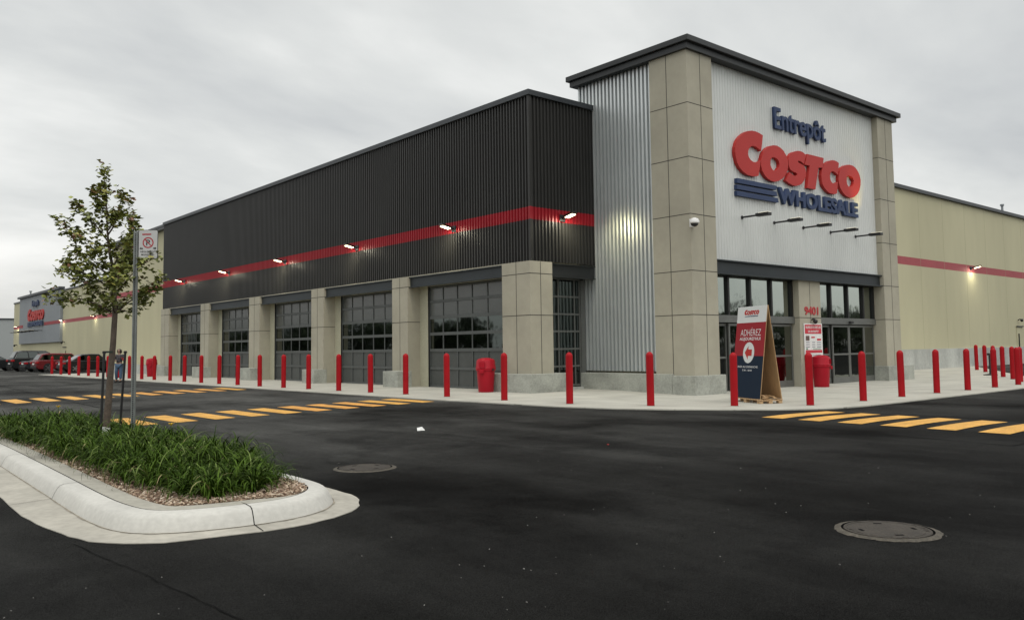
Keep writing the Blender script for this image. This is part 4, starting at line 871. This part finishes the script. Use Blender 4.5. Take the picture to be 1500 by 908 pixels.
M_SW = mat('sign_white', (.50, .50, .49), .5, n=None)
poly_prism('sign_face', [rr(.008, sw-.008, .008, sh_-.008, .024)], M_SW, plate, lambda a, b: SP(a, b, .002), 0, -uvy)
cc = [(sw*.5+.085*math.cos(i*math.pi/16), .255+.085*math.sin(i*math.pi/16)) for i in range(32)]; ci = [(sw*.5+.068*math.cos(i*math.pi/16), .255+.068*math.sin(i*math.pi/16)) for i in range(32)]
M_PSR = mat('prohibition_red', (.40, .02, .03), .5, n=None)
poly_prism('prohibition_ring', [cc, ci], M_PSR, plate, lambda a, b: SP(a, b, .004), 0, -uvy)
place_text('P', 'lettering', M_BLACK, plate, SP(sw*.5-.03, .21, .003), uvx, (0, 0, 1), .054, .081, 0, .02, -uvy)
poly_prism('slash', [[(sw*.5-.06, .305), (sw*.5-.05, .315), (sw*.5+.06, .205), (sw*.5+.05, .195)]], M_PSR, plate, lambda a, b: SP(a, b, .005), 0, -uvy)
for s2 in (-1, 1):
    c0 = sw*.5+s2*.105; poly_prism('arrow', [[(c0+s2*.028, .165), (c0, .185), (c0, .173), (c0-s2*.026, .173), (c0-s2*.026, .157), (c0, .157), (c0, .145)][:: 1]], M_BLACK, plate, lambda a, b: SP(a, b, .004), 0, -uvy)
place_text('RÈGLEMENT', 'lettering', M_BLACK, plate, SP(.035, .103, .004), uvx, (0, 0, 1), (sw-.07)*.9, .027, 0, .01, -uvy)
place_text('MUNICIPAL', 'lettering', M_BLACK, plate, SP(.05, .055, .004), uvx, (0, 0, 1), (sw-.1)*.9, .0234, 0, .01, -uvy)
poly_prism('red_band', [[(.06, .375), (.2, .375), (.2, .395), (.06, .395)]], M_PSR, plate, lambda a, b: SP(a, b, .004), 0, -uvy)
# ------------------------------------------------------------------ young maple
TB = Vector((3.40, 12.8, .14)); PXM = 102.5
tr = tag(empty('young_maple_tree', TB), 'slender young maple with reddish tips, tied between black stakes', 'tree')
ex = CX.copy(); ex.z = 0; ex.normalize(); ey = Vector((-ex.y, ex.x, 0))
def TP(x, y, d=0.0): return ex*((x-156)*.95/PXM) + Vector((0, 0, (649-y)/PXM)) + ey*d
M_BARK = mat('bark', (.105, .08, .06), .85, n=(8, .25), n2=(50, .2), bump=(50, .5)); M_TWIG = mat('twig', (.085, .06, .045), .8, n=(8, .2))
trunk = [TP(153, 650), TP(155, 620), TP(157.5, 590), TP(160, 545), TP(163, 505), TP(165, 462), TP(163.5, 430), TP(161.5, 418), TP(160.4, 393), TP(154, 368), TP(151, 340), TP(150, 313), TP(147, 285), TP(145, 265), TP(143.7, 243)]
rad = [.056, .050, .046, .043, .040, .036, .029, .026, .022, .018, .014, .011, .008, .006, .003]
trk = MB().tube(trunk, rad, 12).build('trunk', M_BARK, tr, smooth=True)
BR = [([(162, 408), (168, 400), (175, 395), (190, 387), (204, 380), (216, 372)], .1), ([(161, 393), (169, 381), (185, 376), (192, 355), (194, 335), (199, 322)], -.15), ([(166, 463), (177, 448), (192, 437), (205, 431), (214, 426), (221, 415), (225, 408)], .25),
      ([(159, 459), (150, 452), (137, 446), (118.6, 440), (104, 442), (89, 438), (69, 434)], -.2), ([(156, 441), (148, 436), (137, 432), (120, 420), (106, 408), (94, 397), (83, 388), (78, 380)], .2), ([(160, 409), (152, 401), (141.7, 395), (125, 382), (112, 370), (102, 351), (90, 338), (80, 324)], -.1),
      ([(155, 358), (143, 345), (130, 330), (116, 318), (105, 305), (98, 297)], .1), ([(152, 345), (160, 336), (167, 322), (172, 305), (178, 290), (181, 285)], -.1), ([(162, 400), (170, 382), (176, 360), (179, 335), (178, 305)], .3), ([(163, 430), (178, 425), (195, 412), (212, 398), (222, 385)], -.35),
      ([(165, 462), (160, 450), (150, 440), (140, 415), (130, 400)], .55), ([(165, 462), (170, 450), (176, 436), (188, 425), (196, 410)], -.55), ([(163, 430), (150, 415), (135, 405), (118, 398), (100, 400)], -.5), ([(161, 410), (165, 390), (160, 370), (165, 350)], .45), ([(160, 400), (150, 380), (140, 360), (128, 348)], -.45),
      ([(150, 320), (142, 308), (134, 298), (127, 283), (124, 275)], .1), ([(151, 330), (157, 318), (165, 310)], .15), ([(165, 455), (180, 458), (196, 448), (210, 440)], .2), ([(162, 456), (146, 458), (130, 455), (118, 452)], .35), ([(154, 362), (138, 360), (122, 362), (108, 372)], .3), ([(156, 370), (172, 358), (186, 350), (200, 345)], .25),
      ([(163, 425), (172, 412), (180, 395), (190, 400)], -.3)]
tips = []; bm2 = MB()
for pts_, dd in BR:
    P3 = []
    for i, (x, y) in enumerate(pts_):
        u = i/(len(pts_)-1); P3.append(TP(x, y, dd*math.sin(u*1.5)*.9))
    r0 = .013 if len(pts_) > 4 else .009
    bm2.tube(P3, [r0*(1-.85*i/(len(P3)-1)) for i in range(len(P3))], 6)
    for i in range(1, len(P3)):
        for q_ in range(4):
            u = (q_+random.random())/4; p = P3[i-1].lerp(P3[i], u); f = (i-1+u)/(len(P3)-1)
            if f < .22: continue
            d = Vector((random.gauss(0, 1), random.gauss(0, 1), random.gauss(.5, .8))).normalized(); ln = random.uniform(.05, .17)
            e_ = p+d*ln; bm2.tube([p, p.lerp(e_, .5)+Vector((0, 0, .01)), e_], [.0028, .002, .001], 4); tips += [(p, f), (p.lerp(e_, .55), f), (e_, f), (e_, f)]
for i in range(9, len(trunk)):
    for _ in range(10 if i > 11 else 6):
        p = trunk[i-1].lerp(trunk[i], random.random()); e_ = p+Vector((random.gauss(0, 1), random.gauss(0, 1), random.gauss(.4, .7))).normalized()*random.uniform(.04, .12); bm2.tube([p, e_], [.002, .001], 4); tips += [(e_, .8), (p.lerp(e_, .5), .8)]
bm2.build('branches', M_TWIG, tr, smooth=True)
ML = [mat('leaf_green', (.17, .195, .04), .5, n=(6, .25)), mat('leaf_dark', (.105, .125, .026), .5, n=(6, .25)), mat('leaf_light', (.28, .30, .07), .5, n=(6, .25)), mat('leaf_yellow', (.30, .28, .06), .5, n=(6, .2)), mat('leaf_red', (.19, .09, .045), .5, n=(6, .2))]
for m_ in ML:
    m_.node_tree.nodes['Principled BSDF'].inputs['Subsurface Weight'].default_value = 0
lf = MB()
LS = [(0, 0), (.35, .12), (.48, .42), (.22, .45), (.25, .72), (0, 1), (-.25, .72), (-.22, .45), (-.48, .42), (-.35, .12)]
for p, f in tips:
    for _ in range(random.choice((2, 2, 3, 3))):
        c_ = p+Vector((random.gauss(0, 1), random.gauss(0, 1), random.gauss(0, 1)))*.036
        a = random.uniform(0, 6.28); down = Vector((math.cos(a), math.sin(a), random.uniform(-1.3, .3))).normalized(); sd_ = down.cross(Vector((random.gauss(0, .5), random.gauss(0, .5), 1))).normalized(); nn = down.cross(sd_)
        sz = random.uniform(.05, .092); k = len(lf.v); fold = random.uniform(.05, .35)
        lf.v += [tuple(c_+down*(y*sz)+sd_*(x*sz)+nn*(abs(x)*fold*sz)+nn*(-y*y*.18*sz)) for x, y in LS]
        pr_ = (.42, .24, .24, .07, .02) if f < .75 else (.38, .18, .22, .12, .10)
        mi = random.choices(range(5), pr_)[0]
        lf.f += [(k, k+1, k+2, k+3, k+4, k+5), (k, k+5, k+6, k+7, k+8, k+9)]; lf.m += [mi, mi]
lf.build('crown', ML, tr)
MB().lathe([(.062, .0), (.064, .1), (.058, .115), (.06, .2), (.052, .235)], tuple(TP(154, 649)+Vector((0, 0, -.0))), 14).build('trunk_guard', M_WHITE, tr, smooth='auto')
MB().obox(TP(157, 517), ex*.07, ey*.045, Vector((0, 0, .013))).build('tie_strap', mat('strap_green', (.02, .035, .025), .7, n=None), tr)
for (px_, sx, sy, lean, lb) in ((148, 3.24, 12.52, .0, 'black metal stake left of the young tree trunk'), (177, 3.66, 13.16, 0, 'black metal stake right of the young tree trunk')):
    t = tag(empty('tree_stake', (sx, sy, .12)), lb, 'stake', 'black stakes of the young tree'); top = 1.32
    dv = ex*(.035 if px_ == 148 else .075)
    q = MB(); q.tube([(0, 0, -.05), tuple(dv+Vector((0, 0, top)))], .017, 6); q.build('bar', M_BLACK, t)
    q = MB(); q.obox(dv+Vector((0, 0, top-.02)), ex*.019, ey*.018, Vector((0, 0, .012))); q.build('cap', M_BLACK, t)
# ------------------------------------------------------------------ person
pe = tag(empty('person', (12.25, 44.2, .0), 0), 'person in dark patterned top and jeans carrying flowers across the lane', 'person')
def skin(name, verts, edges, m, parent, sub=2, root=0):
    me = bpy.data.meshes.new(name); me.from_pydata([v[:3] for v in verts], edges, []); o = bpy.data.objects.new(name, me); COL.objects.link(o)
    md = o.modifiers.new('skin', 'SKIN'); md.use_smooth_shade = True
    for i, v in enumerate(verts): r_ = v[3]; me.skin_vertices[0].data[i].radius = (r_, r_) if not isinstance(r_, tuple) else r_
    me.skin_vertices[0].data[root].use_root = True
    sb_ = o.modifiers.new('sub', 'SUBSURF'); sb_.levels = sub; sb_.render_levels = sub
    me.materials.append(m); o.parent = parent; return o
M_SKIN = mat('skin', (.30, .18, .125), .6, n=None); M_TOP = mat('dark_top', (.05, .045, .05), .8, n=(14, .8), n2=(40, .4)); M_JEAN = mat('jeans', (.07, .12, .19), .8, n=(5, .2)); M_HAIR = mat('dark_hair', (.025, .016, .012), .5, n=None)
# local frame: faces the camera (-ey), right hand side = -ex
def PP(a, b, z): return tuple(ex*a+ey*b+Vector((0, 0, z)))
bv = [(*PP(0, 0, .95), .12), (*PP(0, 0, 1.12), .10), (*PP(0, 0, 1.32), .13), (*PP(0, 0, 1.42), .075), (*PP(0, -.01, 1.50), .05), (*PP(0, -.03, 1.58), .088), (*PP(0, -.02, 1.66), .08),
      (*PP(-.18, 0, 1.36), .052), (*PP(-.23, -.02, 1.12), .042), (*PP(-.10, -.20, 1.08), .034), (*PP(-.04, -.24, 1.09), .030), (*PP(.18, 0, 1.36), .052), (*PP(.25, -.03, 1.12), .042), (*PP(.32, -.16, 1.02), .034), (*PP(.34, -.22, 1.04), .03),
      (*PP(-.08, 0, .88), .10), (*PP(-.12, -.06, .50), .07), (*PP(-.16, .08, .09), .048), (*PP(-.17, -.03, .05), .04), (*PP(.08, 0, .88), .10), (*PP(.10, -.02, .50), .07), (*PP(.10, -.05, .09), .048), (*PP(.10, -.18, .05), .04)]
be = [(0, 1), (1, 2), (2, 3), (3, 4), (4, 5), (5, 6), (2, 7), (7, 8), (8, 9), (9, 10), (2, 11), (11, 12), (12, 13), (13, 14), (0, 15), (15, 16), (16, 17), (17, 18), (0, 19), (19, 20), (20, 21), (21, 22)]
skin('body', bv, be, M_SKIN, pe)
skin('top', [(*PP(0, 0, .93), .165), (*PP(0, 0, 1.12), .145), (*PP(0, 0, 1.32), .165), (*PP(0, 0, 1.41), .09), (*PP(-.185, 0, 1.36), .068), (*PP(-.235, -.02, 1.14), .056), (*PP(-.14, -.15, 1.09), .046), (*PP(.185, 0, 1.36), .068), (*PP(.255, -.03, 1.14), .056), (*PP(.30, -.12, 1.05), .046)], [(0, 1), (1, 2), (2, 3), (2, 4), (4, 5), (5, 6), (2, 7), (7, 8), (8, 9)], M_TOP, pe)
skin('jeans', [(*PP(0, 0, .94), .155), (*PP(-.085, 0, .86), .115), (*PP(-.12, -.06, .50), .085), (*PP(-.155, .07, .13), .065), (*PP(.085, 0, .86), .115), (*PP(.10, -.02, .50), .085), (*PP(.10, -.04, .13), .065)], [(0, 1), (1, 2), (2, 3), (0, 4), (4, 5), (5, 6)], M_JEAN, pe)
skin('hair', [(*PP(0, .02, 1.70), .11), (*PP(0, .05, 1.58), .10), (*PP(0, .06, 1.45), .085), (*PP(-.085, -.02, 1.52), .05), (*PP(.085, -.02, 1.52), .05)], [(0, 1), (1, 2), (1, 3), (1, 4)], M_HAIR, pe)
q = MB()
for a, b in ((-.165, .02), (.10, -.12)): q.obox(PP(a, b, .04), ex*.045, ey*.12, Vector((0, 0, .04)))
q.build('shoes', M_BLACK, pe, bevel=.02)
fl = tag(empty('flower_bouquet', (12.25, 44.2, 0)), 'small red flower bouquet held by the walking person', 'bouquet')
q = MB()
for _ in range(14): c_ = Vector(PP(.36, -.24, 1.17))+Vector((random.gauss(0, .05), random.gauss(0, .05), random.gauss(0, .045))); q.lathe([(.01, -.03), (.035, 0), (.025, .025), (.005, .03)], tuple(c_), 6)
q.build('blooms', M_LRED, fl); MB().tube([PP(.34, -.23, .92), PP(.36, -.24, 1.15)], [.02, .05], 8).build('wrapping', LG[1], fl)
for t_ in (pe, fl): t_.scale = (.97, .97, .97)
# ------------------------------------------------------------------ parked cars
M_TYRE = mat('tyre', (.015, .015, .015), .8, n=None); M_RIM = mat('rim', (.35, .35, .36), .3, .9, n=None); M_CGL = glass_mat('car_glass', (.09, .10, .095), .05, 0); M_CHR = mat('chrome', (.6, .6, .6), .2, 1, n=None)
M_TAIL = mat('tail_lamp', (.35, .01, .015), .25, n=None)
def car(loc, rz, paint, label, L_, H_, kind, chrome=False):
    t = tag(empty('parked_car', loc, rz), label, 'car', 'cars parked beyond the end of the walk')
    W2 = .90; hb = .92*H_/1.45 if kind == 'sedan' else 1.0*H_/1.62      # belt height
    h = L_/2
    if kind == 'sedan': low_ = [(-h, .35), (-h, .55), (-h+.04, hb-.02), (-h+.75, hb+.03), (h-1.3, hb), (h-.25, hb-.18), (h-.03, .6), (h, .35), (h-.2, .22), (-h+.2, .22)]; top_ = [(-h+.6, hb), (-h+1.35, H_-.04), (-h+2.0, H_), (-h+2.6, H_-.02), (h-1.2, hb)]
    else: low_ = [(-h, .38), (-h, .62), (-h+.03, hb), (-h+.2, hb+.05), (h-1.25, hb+.02), (h-.3, hb-.14), (h-.03, .68), (h, .4), (h-.2, .25), (-h+.2, .25)]; top_ = [(-h+.1, hb), (-h+.42, H_-.08), (-h+.9, H_), (-h+2.6, H_-.03), (h-1.15, hb)]
    def loft(prof2, w0, w1, z0, z1, m, name, par, bev=.05):
        q_ = MB(); n_ = len(prof2); k_ = 0
        def wy(z): u = max(0, min(1, (z-z0)/(z1-z0))); return w0*(1-u)+w1*u
        q_.v = [(x, -wy(z), z) for x, z in prof2]+[(x, wy(z), z) for x, z in prof2]
        q_.f = [tuple(range(n_)), tuple(range(2*n_-1, n_-1, -1))]+[((i+1) % n_, i, n_+i, n_+(i+1) % n_) for i in range(n_)]; q_.m = [0]*len(q_.f)
        return q_.build(name, m, par, bevel=bev, smooth='auto')
    body = loft(low_, W2, W2-.06, .5, hb, paint, 'body', t, .06)
    cab = loft(top_, W2-.08, W2-.26, hb, H_, paint, 'roof', t, .05)
    # side windows and rear / front glass, slightly proud
    def wy(z): u = (z-hb)/(H_-hb); return (W2-.08)*(1-u)+(W2-.26)*u+.012
    a, b, c_, d = top_[0], top_[1], top_[3], top_[4]
    zl, zh = hb+.06, H_-.12
    def xe(p, q_, z): u = (z-p[1])/(q_[1]-p[1]); return p[0]+(q_[0]-p[0])*u
    xs_l = (xe(a, b, zl)+.12, xe(d, c_, zl)-.12); xs_h = (xe(a, b, zh)+.16, xe(d, c_, zh)-.1)
    for s_ in (-1, 1):
        for u0, u1 in ((0, .3), (.33, .64), (.67, 1)):
            q_ = MB(); q_.quad((xs_l[0]*(1-u0)+xs_l[1]*u0, s_*wy(zl), zl), (xs_l[0]*(1-u1)+xs_l[1]*u1, s_*wy(zl), zl), (xs_h[0]*(1-u1)+xs_h[1]*u1, s_*wy(zh), zh), (xs_h[0]*(1-u0)+xs_h[1]*u0, s_*wy(zh), zh)); q_.build('side_window', M_CGL, cab)
        if chrome:
            q_ = MB(); q_.tube([(xs_l[1], s_*(wy(zl)+.01), zl-.02), (xs_l[0]-.02, s_*(wy(zl)+.01), zl-.02), (xs_h[0]-.04, s_*(wy(zh)+.01), zh), (xs_h[1], s_*(wy(zh)+.01), zh+.03)], .016, 5); q_.build('window_trim', M_CHR, cab)
    for (p, q__), sg in (((a, b), -1), ((d, c_), 1)):
        q_ = MB(); z_a, z_b = hb+.08, H_-.12; off = .02
        q_.quad((xe(p, q__, z_a)+sg*off, -wy(z_a)+.12, z_a), (xe(p, q__, z_a)+sg*off, wy(z_a)-.12, z_a), (xe(p, q__, z_b)+sg*off, wy(z_b)-.1, z_b), (xe(p, q__, z_b)+sg*off, -wy(z_b)+.1, z_b)); q_.build('rear_window' if sg < 0 else 'windscreen', M_CGL, cab)
    for s_ in (-1, 1):
        q_ = MB(); q_.obox((-h+.06, s_*(W2-.17), hb-.17), Vector((.12, 0, 0)), Vector((0, .18, 0)), Vector((0, 0, .075))); q_.build('tail_lamp', M_TAIL, t, bevel=.02)
        for x in (-h+.85, h-.9):
            r_ = .33 if kind == 'sedan' else .37
            q_ = MB(); q_.tube([(x, s_*(W2-.2), r_), (x, s_*(W2+.012), r_)], r_, 20); w_o = q_.build('wheel', M_TYRE, t, smooth='auto')
            q_ = MB(); q_.tube([(x, s_*(W2+.0), r_), (x, s_*(W2+.02), r_)], r_*.3, 12)
            for sp_ in range(5): an = sp_*1.257; q_.obox((x+math.cos(an)*r_*.4, s_*(W2+.016), r_+math.sin(an)*r_*.4), Vector((math.cos(an), 0, math.sin(an)))*r_*.3, Vector((0, .006, 0)), Vector((-math.sin(an), 0, math.cos(an)))*.035)
            q_.build('rim', M_RIM, w_o)
    q_ = MB(); q_.box(-h-.03, -h+.12, -W2+.1, W2-.1, .34, .52); q_.build('bumper', M_BLACK, t, bevel=.02)
    q_ = MB(); q_.box(-h-.035, -h-.01, -.26, .26, .62, .74); q_.build('licence_plate', M_WHITE, t)
def paintm(name, c_): m_ = mat(name, c_, .3, 0, n=None, spec=.3); m_.node_tree.nodes['Principled BSDF'].inputs['Coat Weight'].default_value = .15; return m_
P_BLK = paintm('paint_black', (.010, .011, .012)); P_RED = paintm('paint_red', (.13, .008, .012)); P_CH = paintm('paint_charcoal', (.02, .022, .025))
TH = math.radians(3)
car((17.45, 70.6, 0), TH, P_BLK, 'black sedan nearest of the parked cars, behind the bollards', 4.3, 1.42, 'sedan')
car((16.6, 75.3, 0), TH, P_RED, 'dark red hatchback parked between black sedan and black utility vehicle', 4.3, 1.52, 'suv')
car((16.6, 78.6, 0), TH, P_CH, 'charcoal sedan tucked behind the dark red hatchback', 4.6, 1.42, 'sedan')
car((16.4, 82.2, 0), TH, P_BLK, 'large black utility vehicle with chrome window trim', 4.9, 1.78, 'suv', True)
car((13.2, 86.8, 0), TH, P_BLK, 'black car cut off by the left picture edge', 4.8, 1.62, 'suv', True)
# ------------------------------------------------------------------ trees across the road behind the photographer (seen only as reflections)
ft_ = MB(); rs = random.Random(3)
ft_m = [mat('far_leaf', (.04, .06, .02), .7, n=None), mat('far_leaf_dark', (.022, .034, .013), .7, n=None)]
for i in range(130):
    a = i/129
    if i % 2: x, y = -20+a*270, -40-rs.uniform(0, 6); far = x/200
    else: x, y = -46-rs.uniform(0, 6), -25+a*320; far = y/250
    hh = (rs.uniform(4.6, 6.0)+3.2*max(0, min(1, far)))*(1.3 if i in (27, 41, 63) else 1)
    for _ in range(130):
        v_ = Vector((rs.gauss(0, 1), rs.gauss(0, 1), rs.gauss(0, 1))).normalized()*rs.random()**.4; c_ = Vector((x, y, hh*.5))+Vector((v_.x*2.9, v_.y*2.9, v_.z*hh*.5)); d1 = Vector((rs.gauss(0, 1), rs.gauss(0, 1), rs.gauss(0, 1))).normalized(); d2 = d1.orthogonal().normalized(); s_ = .6
        ft_.quad(c_-d1*s_, c_-d2*s_, c_+d1*s_, c_+d2*s_, rs.choice((0, 1)))
tag(ft_.build('far_woodland', ft_m), 'row of low trees mirrored in the store glass', 'woodland', kind='stuff')
